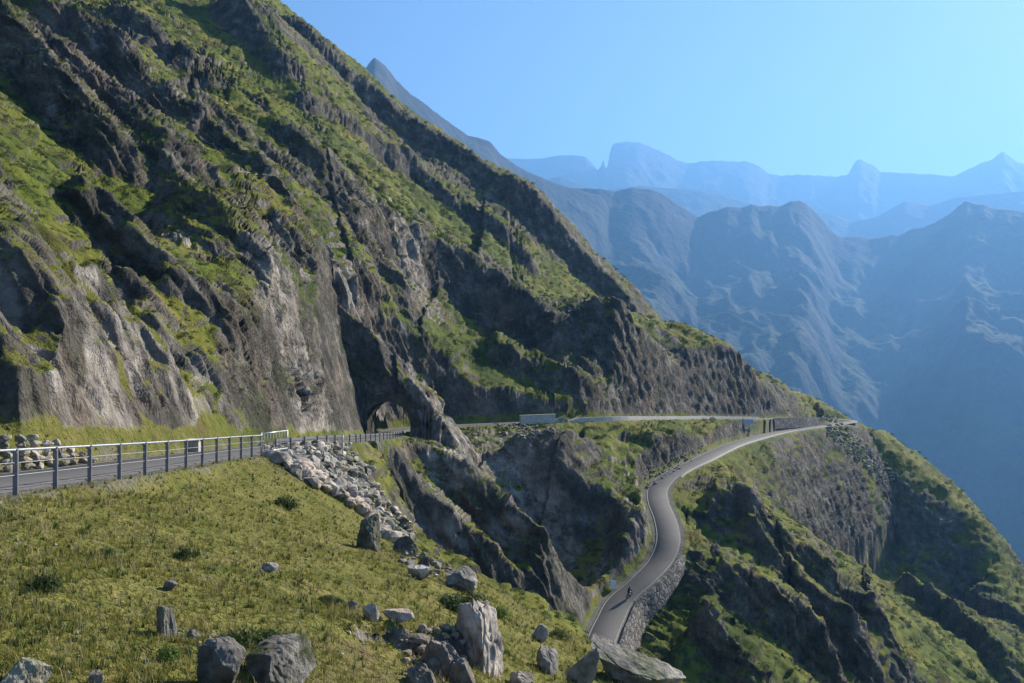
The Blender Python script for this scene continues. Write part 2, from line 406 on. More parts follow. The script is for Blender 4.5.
# rock relief pushed out along the normal: slabs and joints that run down the fall line
hx = PX*.93-PY*.37
s = PX*.37+PY*.93; t = hx*.75-PZ*.66; q = hx*.66+PZ*.75
def slab(c, wv): 
    f = c+wv; f = f-np.floor(f)
    return np.where(f < .16, f/.16, 1-(f-.16)/.84)
w1 = fbm(s/9, t/16, q/9, o=3); w2 = fbm(s/4+5, t/7, q/4, o=2)
dr = .85*slab((s+.55*q)/5.2, 1.0*w1)*(.55+.45*pn(s/11, t/9, q/11))+.6*slab((s+.2*q-.25*t)/1.9, .9*w2)+.42*slab((t+.5*q)/3.6, .8*w1+.5*w2)
fine = 1-sstep(90, 190, PY)
dr += fine*(.20*slab((s+.3*q)/.95, 1.1*w2+.4*w1)+.13*slab((t-.3*s)/.7, .9*w2)-.14+.10*ridged(s/.5, t/.9, q/.5, o=2))
wall = sstep(.25, .7, pale)*sstep(50, 70, PY)
dr += wall*(.8*(slab((s+.25*q+.1*t)/5.0, .9*w1+.25*w2)-.45)+.35*(slab((s-.2*t)/1.7, .9*w2)-.4))+(1-wall)*.2*(slab((s+.4*q)/3.1, 1.1*w2)-.45)
dr += .45*(ridged(s/4.5, t/11, q/6, o=4, gain=.55)-.45)+.22*pn(s/.8, t/1.3, q/.9)-.75
dg = .42*fbm(PX/2.6, PY/2.6, PZ/2.6, o=3)+wild*(.8*np.maximum(0, pn(PX/6, PY/6, PZ/6))+1.0*fbm(PX/8, PY/8, PZ/5, o=3)+.5*slab(PZ/2.6, 1.3*w1)-.3)
smooth = patch_field(PX.ravel(), PY.ravel(), survey([([(385,445),(450,480),(520,540),(590,600)],42),([(345,345),(460,425)],26)]), edge.ravel()).reshape(sh)
dr = dr*(1-.6*smooth)
rz = np.interp(rar, ARC, ROAD[:, 2]).reshape(sh)
intun = ((rar > T0) & (rar < T1)).reshape(sh)
rdm = rd.reshape(sh)
rfree = np.where(intun & (PZ-rz > TUN_H-1), 1, np.clip((rdm-2.9)/1.5, 0, 1))
disp = (rock*dr*np.clip(PY/85, .5, 1.35)+(1-rock)*dg*(.35+.65*wild)*np.clip(PY/80, .35, 1.3))*sstep(.15, 1.0, 1-flat)*rfree
PX += (N[..., 0]*disp).astype(F32); PY += (N[..., 1]*disp).astype(F32); PZ += (N[..., 2]*disp).astype(F32)
N = normals(PX, PY, PZ)
# turf keeps to the ledges, rock to the faces
up = np.abs(N[..., 2])
rock = np.clip(np.maximum(rock*(.30+.95*sstep(.70, .46, up)), np.maximum(wild*(1-flat)*sstep(.44, .32, up)*(1-.5*green), bare*wild*(1-flat)*(.45+.5*sstep(.80, .55, up))*(1-.85*sstep(-.02, .30, tuft)))), 0, 1)
rar = rar.reshape(sh); rd = rdm
GV = PZ/PY

def col_of(x): return int(np.clip(np.searchsorted(ucol, (x-CX)/FOC), 1, NC-2))
def hit(x, y, dmin=3.0):
    """the visible ground point on a bearing"""
    u, v = uv(x, y); c = col_of(x)
    k = np.nonzero((GV[c] > v) & (PY[c] > dmin))[0]
    j = k[0] if len(k) else int(np.argmax(GV[c]))
    return np.array([PX[c, j], PY[c, j], PZ[c, j]]), N[c, j]
def ground(X, Y):
    c = int(np.clip(np.searchsorted(ucol, X/max(Y, .1)), 1, NC-2))
    return float(np.interp(Y, PY[c], PZ[c]))

# ------------------------------------------------------------------ helpers for objects
def tag(o, label=None, cat=None, group=None, kind=None):
    if label: o['label'] = label
    if cat: o['category'] = cat
    if group: o['group'] = group
    if kind: o['kind'] = kind
    return o
def np_mesh(name, V, Fc, mat, parent=None, smooth=False, attrs=None):
    me = bpy.data.meshes.new(name)
    V = np.asarray(V, F32).reshape(-1, 3); Fc = np.asarray(Fc, np.int32); k = Fc.shape[1]
    me.vertices.add(len(V)); me.vertices.foreach_set('co', V.ravel())
    me.loops.add(Fc.size); me.loops.foreach_set('vertex_index', Fc.ravel())
    me.polygons.add(len(Fc)); me.polygons.foreach_set('loop_start', np.arange(0, Fc.size, k, dtype=np.int32))
    me.polygons.foreach_set('use_smooth', np.full(len(Fc), smooth))
    for nm, a in (attrs or {}).items():
        at_ = me.attributes.new(nm, 'FLOAT', 'POINT'); at_.data.foreach_set('value', np.asarray(a, F32).ravel())
    me.update(calc_edges=True)
    if mat: me.materials.append(mat)
    o = bpy.data.objects.new(name, me); C.objects.link(o)
    if parent: o.parent = parent
    return o
class MB:
    """collects shapes into one mesh"""
    def __init__(s): s.v = []; s.f = []
    def add(s, v, f):
        b = len(s.v); s.v += [tuple(p) for p in v]; s.f += [tuple(i+b for i in q) for q in f]
    def box(s, c, size, R=None, bev=0):
        hx, hy, hz = size[0]/2, size[1]/2, size[2]/2
        vs = [Vector((x*hx, y*hy, z*hz)) for x in (-1, 1) for y in (-1, 1) for z in (-1, 1)]
        if R is not None: vs = [R @ v for v in vs]
        s.add([Vector(c)+v for v in vs], [(0,1,3,2),(4,6,7,5),(0,4,5,1),(2,3,7,6),(0,2,6,4),(1,5,7,3)])
    def tube(s, pts, r, n=8, r2=None, cap=True):
        pts = [Vector(p) for p in pts]; b = len(s.v); m = len(pts); up = None
        for i, p in enumerate(pts):
            d = (pts[min(i+1, m-1)]-pts[max(i-1, 0)]).normalized()
            a = d.cross(Vector((0, 0, 1)) if abs(d.z) < .9 else Vector((1, 0, 0))).normalized(); e = d.cross(a)
            rr = r if r2 is None else r+(r2-r)*i/max(1, m-1)
            for k in range(n):
                w = 2*math.pi*k/n; s.v.append(tuple(p+a*rr*math.cos(w)+e*rr*math.sin(w)))
        for i in range(m-1):
            for k in range(n): s.f.append((b+i*n+k, b+i*n+(k+1) % n, b+(i+1)*n+(k+1) % n, b+(i+1)*n+k))
        if cap:
            s.f.append(tuple(b+k for k in range(n))[::-1]); s.f.append(tuple(b+(m-1)*n+k for k in range(n)))
    def build(s, name, mat, parent=None, smooth=False):
        me = bpy.data.meshes.new(name); me.from_pydata(s.v, [], s.f); me.update()
        if smooth:
            for p in me.polygons: p.use_smooth = True
        me.materials.append(mat); o = bpy.data.objects.new(name, me); C.objects.link(o)
        if parent: o.parent = parent
        return o
def empty(name, loc, rz=0):
    o = bpy.data.objects.new(name, None); C.objects.link(o); o.location = loc; o.rotation_euler = (0, 0, rz); return o

# ------------------------------------------------------------------ materials
class NT:
    def __init__(s, name):
        s.m = bpy.data.materials.new(name); s.m.use_nodes = True; s.t = s.m.node_tree; s.t.nodes.clear()
        s.out = s.n('ShaderNodeOutputMaterial')
    def n(s, k, **kw):
        o = s.t.nodes.new(k)
        for a, b in kw.items(): setattr(o, a, b)
        return o
    def l(s, a, b): s.t.links.new(a, b)
    def pos(s, scale=(1, 1, 1), rot=(0, 0, 0)):
        g = s.n('ShaderNodeNewGeometry'); m = s.n('ShaderNodeMapping'); m.inputs['Scale'].default_value = scale; m.inputs['Rotation'].default_value = rot
        s.l(g.outputs['Position'], m.inputs['Vector']); return m.outputs[0]
    def obj(s, scale=(1, 1, 1)):
        g = s.n('ShaderNodeTexCoord'); m = s.n('ShaderNodeMapping'); m.inputs['Scale'].default_value = scale
        s.l(g.outputs['Object'], m.inputs['Vector']); return m.outputs[0]
    def noise(s, vec, scale, detail=4, rough=.55, dist=0):
        o = s.n('ShaderNodeTexNoise'); o.inputs['Scale'].default_value = scale; o.inputs['Detail'].default_value = detail
        o.inputs['Roughness'].default_value = rough; o.inputs['Distortion'].default_value = dist; s.l(vec, o.inputs['Vector']); return o.outputs[0]
    def voro(s, vec, scale, feat='F1', rnd=1):
        o = s.n('ShaderNodeTexVoronoi', feature=feat); o.inputs['Scale'].default_value = scale; o.inputs['Randomness'].default_value = rnd; s.l(vec, o.inputs['Vector']); return o
    def ramp(s, fac, stops):
        o = s.n('ShaderNodeValToRGB'); e = o.color_ramp.elements
        while len(e) < len(stops): e.new(.5)
        for i, (p, c) in enumerate(stops): e[i].position = p; e[i].color = (*c, 1) if len(c) == 3 else c
        s.l(fac, o.inputs[0]); return o.outputs[0]
    def mix(s, fac, a, b, mode='MIX'):
        o = s.n('ShaderNodeMix', data_type='RGBA', blend_type=mode)
        for sock, v in ((o.inputs[0], fac), (o.inputs[6], a), (o.inputs[7], b)):
            if isinstance(v, (int, float)): sock.default_value = v
            elif isinstance(v, tuple): sock.default_value = (*v, 1)
            else: s.l(v, sock)
        return o.outputs[2]
    def math(s, op, a, b=None, clamp=False):
        o = s.n('ShaderNodeMath', operation=op, use_clamp=clamp)
        for sock, v in zip(o.inputs, (a, b)):
            if v is None: continue
            if isinstance(v, (int, float)): sock.default_value = v
            else: s.l(v, sock)
        return o.outputs[0]
    def attr(s, name):
        o = s.n('ShaderNodeAttribute'); o.attribute_name = name; return o.outputs['Fac']
    def bump(s, h, strength, dist, nrm=None):
        o = s.n('ShaderNodeBump'); o.inputs['Strength'].default_value = strength; o.inputs['Distance'].default_value = dist; s.l(h, o.inputs['Height'])
        if nrm is not None: s.l(nrm, o.inputs['Normal'])
        return o.outputs[0]
    def bsdf(s, col, rough=.9, nrm=None, metal=0, spec=.2):
        b = s.n('ShaderNodeBsdfPrincipled'); b.inputs['Metallic'].default_value = metal; b.inputs['Specular IOR Level'].default_value = spec
        for sock, v in ((b.inputs['Base Color'], col), (b.inputs['Roughness'], rough)):
            if isinstance(v, (int, float)): sock.default_value = v
            elif isinstance(v, tuple): sock.default_value = (*v, 1)
            else: s.l(v, sock)
        if nrm is not None: s.l(nrm, b.inputs['Normal'])
        s.l(b.outputs[0], s.out.inputs[0]); return b

def rock_colour(t, p, pale=1.0):
    a = t.noise(p, .22, 6, .62); b = t.noise(p, 1.7, 5, .65); c = t.noise(p, .09, 4, .55)
    base = t.ramp(a, [(.30, (.034*pale, .032*pale, .029*pale)), (.5, (.088*pale, .081*pale, .071*pale)), (.70, (.235*pale, .213*pale, .182*pale))])
    warm = t.mix(t.ramp(c, [(.5, (0, 0, 0)), (.66, (.5, .5, .5))]), base, (.19*pale, .145*pale, .112*pale))
    lich = t.ramp(b, [(.34, (.6, .6, .58)), (.52, (1, 1, 1)), (.66, (1.3, 1.27, 1.2))])
    m = t.noise(p, .16, 5, .68)
    warm = t.mix(t.ramp(m, [(.50, (0, 0, 0)), (.64, (.62, .62, .62))]), warm, (.045*pale, .052*pale, .022*pale))
    return t.mix(1.0, warm, lich, 'MULTIPLY')
def rock_bump(t, p, ps, k=1.0):
    v = t.voro(ps, .55, 'F1'); n1 = t.noise(ps, .9, 6, .65, .4); n2 = t.noise(p, 4.5, 4, .6)
    h = t.math('ADD', t.math('MULTIPLY', n1, 1.5), t.math('ADD', t.math('MULTIPLY', v.outputs['Distance'], .5), t.math('MULTIPLY', n2, .3)))
    return t.bump(h, .9*k, .7)

# hillside: grass and bare rock by the sheet's own rock weight
t = NT('alpine_hillside'); p = t.pos(); ps = t.pos((1.0, 1.0, .55), (.0, .0, .38))
g1 = t.noise(p, .045, 4, .6); g2 = t.noise(p, .5, 5, .65); g3 = t.noise(p, 3.0, 4, .7)
grass = t.ramp(g1, [(.34, (.058, .082, .012)), (.5, (.125, .150, .020)), (.66, (.215, .190, .036))])
grass = t.mix(t.ramp(g2, [(.36, (1, 1, 1)), (.5, (0, 0, 0))]), grass, (.034, .050, .012))
grass = t.mix(t.ramp(g3, [(.58, (0, 0, 0)), (.72, (.6, .6, .6))]), grass, (.16, .135, .055))
g4 = t.noise(p, .16, 6, .7); g5 = t.noise(p, 1.1, 5, .75)
grass = t.mix(t.ramp(g4, [(.50, (0, 0, 0)), (.64, (.75, .75, .75))]), grass, (.030, .044, .012))
grass = t.mix(t.ramp(t.noise(p, .08, 5, .65), [(.56, (0, 0, 0)), (.70, (.6, .6, .6))]), grass, (.15, .095, .030))
grass = t.mix(t.ramp(g5, [(.62, (0, 0, 0)), (.68, (.8, .8, .8))]), grass, (.17, .16, .14))
mead = t.attr('meadow')
m1 = t.noise(p, .8, 5, .7); m2 = t.noise(p, 5, 4, .7); m3 = t.noise(p, .25, 3, .6)
mg = t.ramp(m1, [(.32, (.085, .098, .020)), (.5, (.150, .148, .034)), (.68, (.215, .185, .062))])
mg = t.mix(t.ramp(m2, [(.34, (.75, .75, .75)), (.46, (0, 0, 0))]), mg, (.055, .066, .016))
mg = t.mix(t.ramp(m3, [(.58, (0, 0, 0)), (.68, (.65, .65, .65))]), mg, (.15, .105, .06))
grass = t.mix(mead, grass, mg)
rockc = rock_colour(t, p)
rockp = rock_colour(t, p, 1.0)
lit_fresh = t.ramp(t.noise(p, .35, 6, .7), [(.3, (.13, .117, .103)), (.5, (.275, .247, .213)), (.7, (.46, .415, .36))])  # sunlight put into the rock colour on lit faces, plus fresh road cut
rockc = t.mix(t.math('MULTIPLY', t.attr('pale'), t.ramp(t.noise(p, .5, 5, .65), [(.40, (.0, .0, .0)), (.56, (.85, .85, .85))])), rockc, lit_fresh)
rn = t.noise(p, .6, 5, .7)
fac = t.ramp(t.math('ADD', t.attr('rock'), t.math('MULTIPLY', t.math('SUBTRACT', rn, .5), .9)), [(.40, (0, 0, 0)), (.56, (1, 1, 1))])
col = t.mix(fac, grass, rockc)
gr = t.attr('gravel'); gcol = t.ramp(t.noise(p, 6, 4, .7), [(.3, (.10, .095, .085)), (.7, (.24, .225, .20))])
col = t.mix(gr, col, gcol)
rb = rock_bump(t, p, ps)
gh = t.math('ADD', t.noise(p, 1.6, 5, .7), t.math('MULTIPLY', t.noise(p, 7, 3, .7), .35))
gb = t.bump(gh, .9, .5)
nm = t.n('ShaderNodeMix', data_type='VECTOR'); t.l(fac, nm.inputs[0]); t.l(gb, nm.inputs[4]); t.l(rb, nm.inputs[5])
t.bsdf(col, .95, nm.outputs[1], spec=.12)
M_HILL = t.m

def rock_mat(name, pale=1.0, k=.6, lichen=0.0):
    t = NT(name); p = t.pos(); ps = t.pos((1.6, 1.6, .9), (.1, .3, .4))
    c = rock_colour(t, t.pos((2.2, 2.2, 2.2)), pale)
    if lichen:
        c = t.mix(t.ramp(t.noise(p, 1.4, 5, .7), [(.5, (0, 0, 0)), (.62, (lichen,)*3)]), c, (.06, .075, .02))
    v = t.voro(ps, 1.1); h = t.math('ADD', t.noise(ps, 2.2, 7, .68, .4), t.math('MULTIPLY', v.outputs['Distance'], .35))
    t.bsdf(c, .93, t.bump(h, k, .35), spec=.15); return t.m
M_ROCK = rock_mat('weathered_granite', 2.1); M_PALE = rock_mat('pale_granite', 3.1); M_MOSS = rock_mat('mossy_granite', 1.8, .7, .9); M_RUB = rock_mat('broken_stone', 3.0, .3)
t = NT('tunnel_rock'); p = t.pos()
t.bsdf(rock_colour(t, p, .9), .95, rock_bump(t, p, p, .8), spec=.1); M_TUN = t.m
t = NT('asphalt'); p = t.pos()
a = t.noise(p, .35, 4, .6); b = t.noise(p, 14, 3, .6)
c = t.mix(.5, t.ramp(a, [(.3, (.075, .071, .067)), (.7, (.115, .108, .101))]), t.ramp(b, [(.3, (.07, .067, .066)), (.7, (.13, .123, .118))]))
t.bsdf(c, .85, t.bump(b, .3, .02), spec=.3); M_ASPH = t.m
def plain(name, col, rough=.6, metal=0, var=.25, scale=6, spec=.3):
    t = NT(name); p = t.pos(); nz = t.noise(p, scale, 5, .65)
    c = t.ramp(nz, [(.3, tuple(x*(1-var) for x in col)), (.7, tuple(min(1, x*(1+var)) for x in col))])
    t.bsdf(c, rough, t.bump(nz, .15, .02), metal, spec); return t.m
M_LINE = plain('road_paint', (.30, .29, .27), .7, var=.3, scale=2)
M_STEEL = plain('galvanised_steel', (.48, .50, .52), .42, .75, .2)
M_DSTEEL = plain('weathered_post_steel', (.20, .20, .21), .5, .6, .25)
M_CONC = plain('concrete', (.46, .43, .38), .9, 0, .25, 1.5)
M_WHITE = plain('white_paint', (.80, .80, .80), .5, 0, .06)
M_BLACK = plain('black_leather', (.022, .022, .026), .5, 0, .3)
M_RUBBER = plain('tyre_rubber', (.02, .02, .02), .8, 0, .2)
M_PAINT = plain('motorcycle_paint', (.05, .04, .07), .3, 0, .1)
M_GLASS = plain('dark_visor', (.02, .02, .025), .1, 0, .1)
M_SIGN = plain('sign_back_aluminium', (.42, .45, .48), .5, .4, .1)
M_SKIN = plain('skin', (.45, .28, .2), .6, 0, .1)
def leaf_mat(name, a, b):
    t = NT(name); p = t.pos(); nz = t.noise(p, 3.5, 4, .7)
    bs = t.bsdf(t.ramp(nz, [(.3, a), (.7, b)]), .8, None, 0, .2)
    tr = t.n('ShaderNodeBsdfTranslucent'); tr.inputs[0].default_value = (*[min(1, x*1.3) for x in b], 1)
    mx = t.n('ShaderNodeMixShader'); mx.inputs[0].default_value = .25; t.l(bs.outputs[0], mx.inputs[1]); t.l(tr.outputs[0], mx.inputs[2]); t.l(mx.outputs[0], t.out.inputs[0]); return t.m
M_GRASS = leaf_mat('meadow_grass', (.125, .140, .022), (.235, .220, .055))
M_STRAW = leaf_mat('dry_straw', (.26, .21, .10), (.42, .35, .19))
M_SHRUB = leaf_mat('dwarf_shrub_leaves', (.030, .050, .014), (.060, .090, .024))
M_HERB = leaf_mat('broad_herb_leaves', (.06, .11, .02), (.11, .17, .035))
M_ALDER = leaf_mat('green_alder_leaves', (.030, .052, .014), (.075, .100, .024))
M_BARK = plain('bark', (.07, .05, .035), .9)

# ------------------------------------------------------------------ hillside mesh, with the tunnel mouth left open
ii, jj = np.meshgrid(np.arange(NC-1), np.arange(NR-1), indexing='ij')
q = (ii*NR+jj).ravel()
faces = np.stack([q, q+NR, q+NR+1, q+1], 1)
Vall = np.stack([PX, PY, PZ], -1).reshape(-1, 3)
cen = Vall[faces].mean(1)
near = np.nonzero((np.abs(cen[:, 0]+18) < 25) & (np.abs(cen[:, 1]-152) < 32))[0]
d_, zr_, ar_, _ = road_near(cen[near, 0], cen[near, 1])
hgt = cen[near, 2]-zr_
prof = TUN_W*np.sqrt(np.clip(1-(np.maximum(hgt-1.6, 0)/(TUN_H-1.6))**2, 0, 1))
inside = (d_ < prof) & (hgt < TUN_H) & (hgt > .25) & (ar_ > T0-6) & (ar_ < T1+6)
keep = np.ones(len(faces), bool); keep[near[inside]] = False
meadow = (1-wild)
grav = np.clip((1-sstep(2.7, 3.5, rd+.7*pn(PX/1.2, PY/1.2))), 0, 1)*.85*flat
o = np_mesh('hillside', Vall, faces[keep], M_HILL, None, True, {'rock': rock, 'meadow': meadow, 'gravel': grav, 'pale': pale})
tag(o, kind='structure')
# ------------------------------------------------------------------ far mountains and the valley
def skyline(pts, dist):
    """a crest: bearing, height above the eye and distance of each surveyed point"""
    x = np.array([a[0] for a in pts], float); y = np.array([a[1] for a in pts], float)
    dx = np.array([a[0] for a in dist], float); dy = np.array([a[1] for a in dist], float)
    return x, y, dx, dy
SK_LEFT = skyline([(150,-40),(250,20),(330,70),(352,88),(362,74),(368,64),(374,57),(379,60),(386,66),(396,79),(410,93),(422,101),(436,112),(452,124),(468,135),(482,138),(490,141),(500,153),(515,164),(530,172),(548,180),(570,187),(600,195),(650,260),(800,480),(1400,1100)],
                  [(150,1400),(374,1400),(500,1650),(600,1850),(800,2050)])
SK_MID = skyline([(430,195),(500,190),(560,188),(598,188),(615,191),(632,187),(641,188),(652,189),(662,193),(672,200),(684,208),(698,217),(708,212),(720,209),(728,206),(742,207),(752,204),(760,206),(770,205),(780,206),(790,201),(800,200),(808,204),(814,210),(822,219),(832,231),(842,237),(855,236),(868,238),(880,237),(892,234),(900,235),(912,228),(922,227),(935,222),(950,213),(958,206),(966,200),(975,203),(984,204),(993,208),(1010,209),(1024,211),(1100,190),(1250,200),(1400,170)],
                 [(430,1850),(600,1900),(770,2080),(900,2250),(1024,2150),(1400,2000)])
SK_FAR = skyline([(300,170),(500,158),(520,158),(540,158),(558,155),(575,155),(586,156),(592,162),(598,170),(601,165),(603,157),(605,168),(608,165),(610,150),(613,143),(625,141),(640,142),(652,147),(664,152),(678,160),(690,163),(700,161),(718,160),(735,161),(748,161),(760,166),(768,173),(780,175),(800,174),(820,175),(838,176),(848,174),(852,167),(856,160),(860,158),(866,162),(874,165),(880,171),(895,172),(915,173),(938,174),(952,176),(966,170),(980,163),(990,160),(998,154),(1003,151),(1009,155),(1016,161),(1030,166),(1060,150),(1150,170),(1300,140),(1500,160)],
                [(300,4300),(620,4250),(860,4500),(1024,4400),(1500,4300)])
SK_FAR2 = skyline([(500,190),(560,176),(600,190),(640,185),(700,190),(760,205),(790,208),(822,212),(835,214),(850,222),(880,215),(905,200),(930,205),(960,196),(1024,190),(1300,200)],
                 [(500,3300),(1300,3500)])
def far_z(U, D):
    x = U*FOC+CX; X = U*D; Y = D
    z = -620+.00002*(D-900)**2*0
    z = np.full(U.shape, -560.0)+30*fbm(X/300, Y/300, o=3)
    for k, (sk, sf, sb, rg) in enumerate(((SK_LEFT, 1.05, 1.0, 1.0), (SK_MID, .92, 1.1, 1.0), (SK_FAR2, .9, 1.0, .8), (SK_FAR, .95, 1.2, .9))):
        Dr = np.interp(x, sk[2], sk[3]); zr = (YH-np.interp(x, sk[0], sk[1]))/FOC*Dr
        a = D-Dr
        # spurs running down from the crest
        wv = 60*fbm(X/300+k*5, Y/300, o=3)
        r = ridged((X*.9+Y*.2+wv)/360+k*3, (Y*.7-X*.2+wv*.6)/430, o=2, gain=.5)-.5
        r2 = ridged((X+.3*wv)/150+k, (Y-.4*wv)/180, o=5, gain=.52)-.5
        r3 = ridged((X*.9-Y*.3)/48+k, (Y*.9+X*.3)/75, o=4, gain=.55)-.5
        fall = np.where(a < 0, -a*sf, a*sb)
        off = np.clip(np.abs(a)/260, 0, 1)
        off2 = np.clip(np.abs(a)/60, 0, 1)
        up_ = np.clip(1+a/350, .25, 1)
        aa_ = np.maximum(-a+110*fbm(X/190+k, Y/190, o=4)*off, 0)
        if k in (0, 1): fall = np.where(a < 0, .92*np.minimum(aa_, 230)+.40*np.clip(aa_-230, 0, 560)+.95*np.maximum(aa_-790, 0), fall)
        zz = zr-fall*(1-.16*np.clip(fall/1400, 0, 1))*1.0+off*(26*r)*rg+off2*(52*r2*off+15*r3*up_)*rg
        z = np.maximum(z, zz)
    lim = np.clip((x-60)/200, 0, 1)
    return z
fu = np.linspace(-.75, 1.15, 720); fl = np.concatenate([np.geomspace(560, 860, 60, endpoint=False), np.geomspace(860, 2600, 480, endpoint=False), np.geomspace(2600, 6000, 330)])
UU, DF = np.meshgrid(fu, fl, indexing='ij')
ZF = far_z(UU, DF)
FX, FY, FZ = (UU*DF).astype(F32), DF.astype(F32), ZF.astype(F32)
NF = normals(FX, FY, FZ)
stp = 1-np.abs(NF[..., 2])
nz = fbm(FX/160, FY/160, FZ/160, o=4)
frock = np.clip(sstep(.24, .42, stp+.12*nz+.22*sstep(150, 700, FZ)), 0, 1)
a_, b_ = len(fu), len(fl)
ii, jj = np.meshgrid(np.arange(a_-1), np.arange(b_-1), indexing='ij'); q = (ii*b_+jj).ravel()
t = NT('far_mountain'); p = t.pos()
g = t.ramp(t.noise(p, .004/2.4, 5, .6), [(.35, (.014, .022, .012)), (.65, (.060, .075, .026))])
r = t.ramp(t.noise(p, .012/2.4, 6, .65), [(.3, (.020, .022, .025)), (.7, (.060, .062, .065))])
f = t.ramp(t.math('ADD', t.attr('rock'), t.math('MULTIPLY', t.math('SUBTRACT', t.noise(p, .02/2.4, 5, .7), .5), .8)), [(.4, (0, 0, 0)), (.6, (1, 1, 1))])
c = t.mix(f, g, r)
snow = t.ramp(t.math('ADD', t.attr('snow'), t.noise(p, .008/2.4, 4, .6)), [(1.50, (0, 0, 0)), (1.56, (1, 1, 1))])
c = t.mix(snow, c, (.8, .82, .85))
t.bsdf(c, .95, t.bump(t.noise(p, .02/2.4, 6, .7), .7, 50), spec=.1)
fq = np.stack([q, q+b_, q+b_+1, q+1], 1)
FS = 2.4                                  # the ranges stand this much farther out than the survey table's units
VF = np.stack([FX, FY, FZ], -1).reshape(-1, 3)*F32(FS)
rowD = DF.ravel()[fq[:, 0]]
snowv = (sstep(3000, 3300, FY)*sstep(500, 800, FZ)*.98*(stp < .6)).astype(F32)
m = rowD < 2600
def sub(mask):
    ff = fq[mask]; us, inv = np.unique(ff, return_inverse=True); return us, inv.reshape(-1, 4)
for nm, mk in (('mountain_valley', m), ('far_mountains', ~m)):
    us, ff = sub(mk)
    o = np_mesh(nm, VF[us], ff, t.m, None, True, {'rock': frock.ravel()[us], 'snow': snowv.ravel()[us]}); tag(o, kind='structure')

# base terrain sheet that carries everything out to the edge
mb = MB(); mb.box((1900, 7000, -1560), (34000, 26000, 4)); tag(mb.build('valley_ground', t.m), kind='structure')

# ------------------------------------------------------------------ light, air, camera
SUN_AZ, SUN_EL = math.radians(47), math.radians(29)      # azimuth clockwise from the view direction
sd = Vector((math.sin(SUN_AZ)*math.cos(SUN_EL), math.cos(SUN_AZ)*math.cos(SUN_EL), math.sin(SUN_EL)))
L = bpy.data.lights.new('sun', 'SUN'); L.energy = 5.0; L.angle = math.radians(.5); L.color = (1, .91, .77)
so = bpy.data.objects.new('sun', L); C.objects.link(so); so.rotation_euler = (-sd).to_track_quat('-Z', 'Y').to_euler()
w = bpy.data.worlds.new('World'); bpy.context.scene.world = w; w.use_nodes = True
wt = w.node_tree; bg = wt.nodes['Background']
sky = wt.nodes.new('ShaderNodeTexSky'); sky.sky_type = 'NISHITA'; sky.sun_disc = False
sky.sun_elevation = SUN_EL; sky.sun_rotation = SUN_AZ; sky.altitude = 1900; sky.air_density = 1.0; sky.dust_density = .9; sky.ozone_density = 3.0
wt.links.new(sky.outputs[0], bg.inputs[0]); bg.inputs[1].default_value = .05

hm = bpy.data.materials.new('mountain_haze'); hm.use_nodes = True; ht = hm.node_tree; ht.nodes.clear()
ho = ht.nodes.new('ShaderNodeOutputMaterial'); hv = ht.nodes.new('ShaderNodeVolumePrincipled')
hv.inputs['Color'].default_value = (.19, .47, 1.0, 1); hv.inputs['Absorption Color'].default_value = (0, 0, 0, 1)
hv.inputs['Density'].default_value = 1.2e-4; hv.inputs['Anisotropy'].default_value = .28
ht.links.new(hv.outputs[0], ho.inputs['Volume'])
mb = MB(); mb.box((1900, 6500, 650), (32000, 24000, 4450)); tag(mb.build('haze', hm), kind='stuff')

cam = bpy.data.cameras.new('camera'); cam.sensor_width = 36; cam.lens = 36*FOC/1024; cam.clip_end = 60000; cam.clip_start = .1
cam.shift_y = (YH-341.5)/1024
co = bpy.data.objects.new('camera', cam); C.objects.link(co); co.rotation_euler = (math.pi/2, 0, 0); bpy.context.scene.camera = co
sc_ = bpy.context.scene
sc_.render.engine = 'CYCLES'; sc_.cycles.use_denoising = True
try: sc_.cycles.denoiser = 'OPENIMAGEDENOISE'
except Exception: pass
sc_.cycles.max_bounces = 5; sc_.cycles.diffuse_bounces = 1; sc_.cycles.volume_bounces = 0; sc_.cycles.transparent_max_bounces = 8
sc_.view_settings.view_transform = 'Standard'; sc_.view_settings.look = 'None'; sc_.view_settings.gamma = 1; sc_.view_settings.exposure = 1.63
# ------------------------------------------------------------------ road surface, markings, tunnel lining
def side_dirs(P):
    d = np.gradient(P[:, :2], axis=0); d /= np.linalg.norm(d, axis=1)[:, None]
    return np.stack([d[:, 1], -d[:, 0]], 1)          # to the right of travel
RS = side_dirs(ROAD)
def along(i0, i1, off, z=0.0):
    P = ROAD[i0:i1+1].copy(); P[:, :2] += RS[i0:i1+1]*off; P[:, 2] += z; return P
def strip(name, offs, i0, i1, mat, kind='structure', **k):
    V = np.concatenate([along(i0, i1, o, z) for o, z in offs]); n_ = i1-i0+1; Fq = []
    for a in range(len(offs)-1):
        q = a*n_+np.arange(n_-1); Fq.append(np.stack([q, q+1, q+n_+1, q+n_], 1))
    o = np_mesh(name, V, np.concatenate(Fq)[:, ::-1], mat, None, True)
    return tag(o, kind=kind)
NRD = len(ROAD)-1
strip('road', [(-2.35, -.25), (-2.2, -.02), (0, .03), (2.2, -.02), (2.35, -.25)], 0, NRD, M_ASPH)
for off in (-2.02, 2.02): strip('road_marking', [(off-.07, -.004), (off+.07, -.004)], 0, NRD, M_LINE)

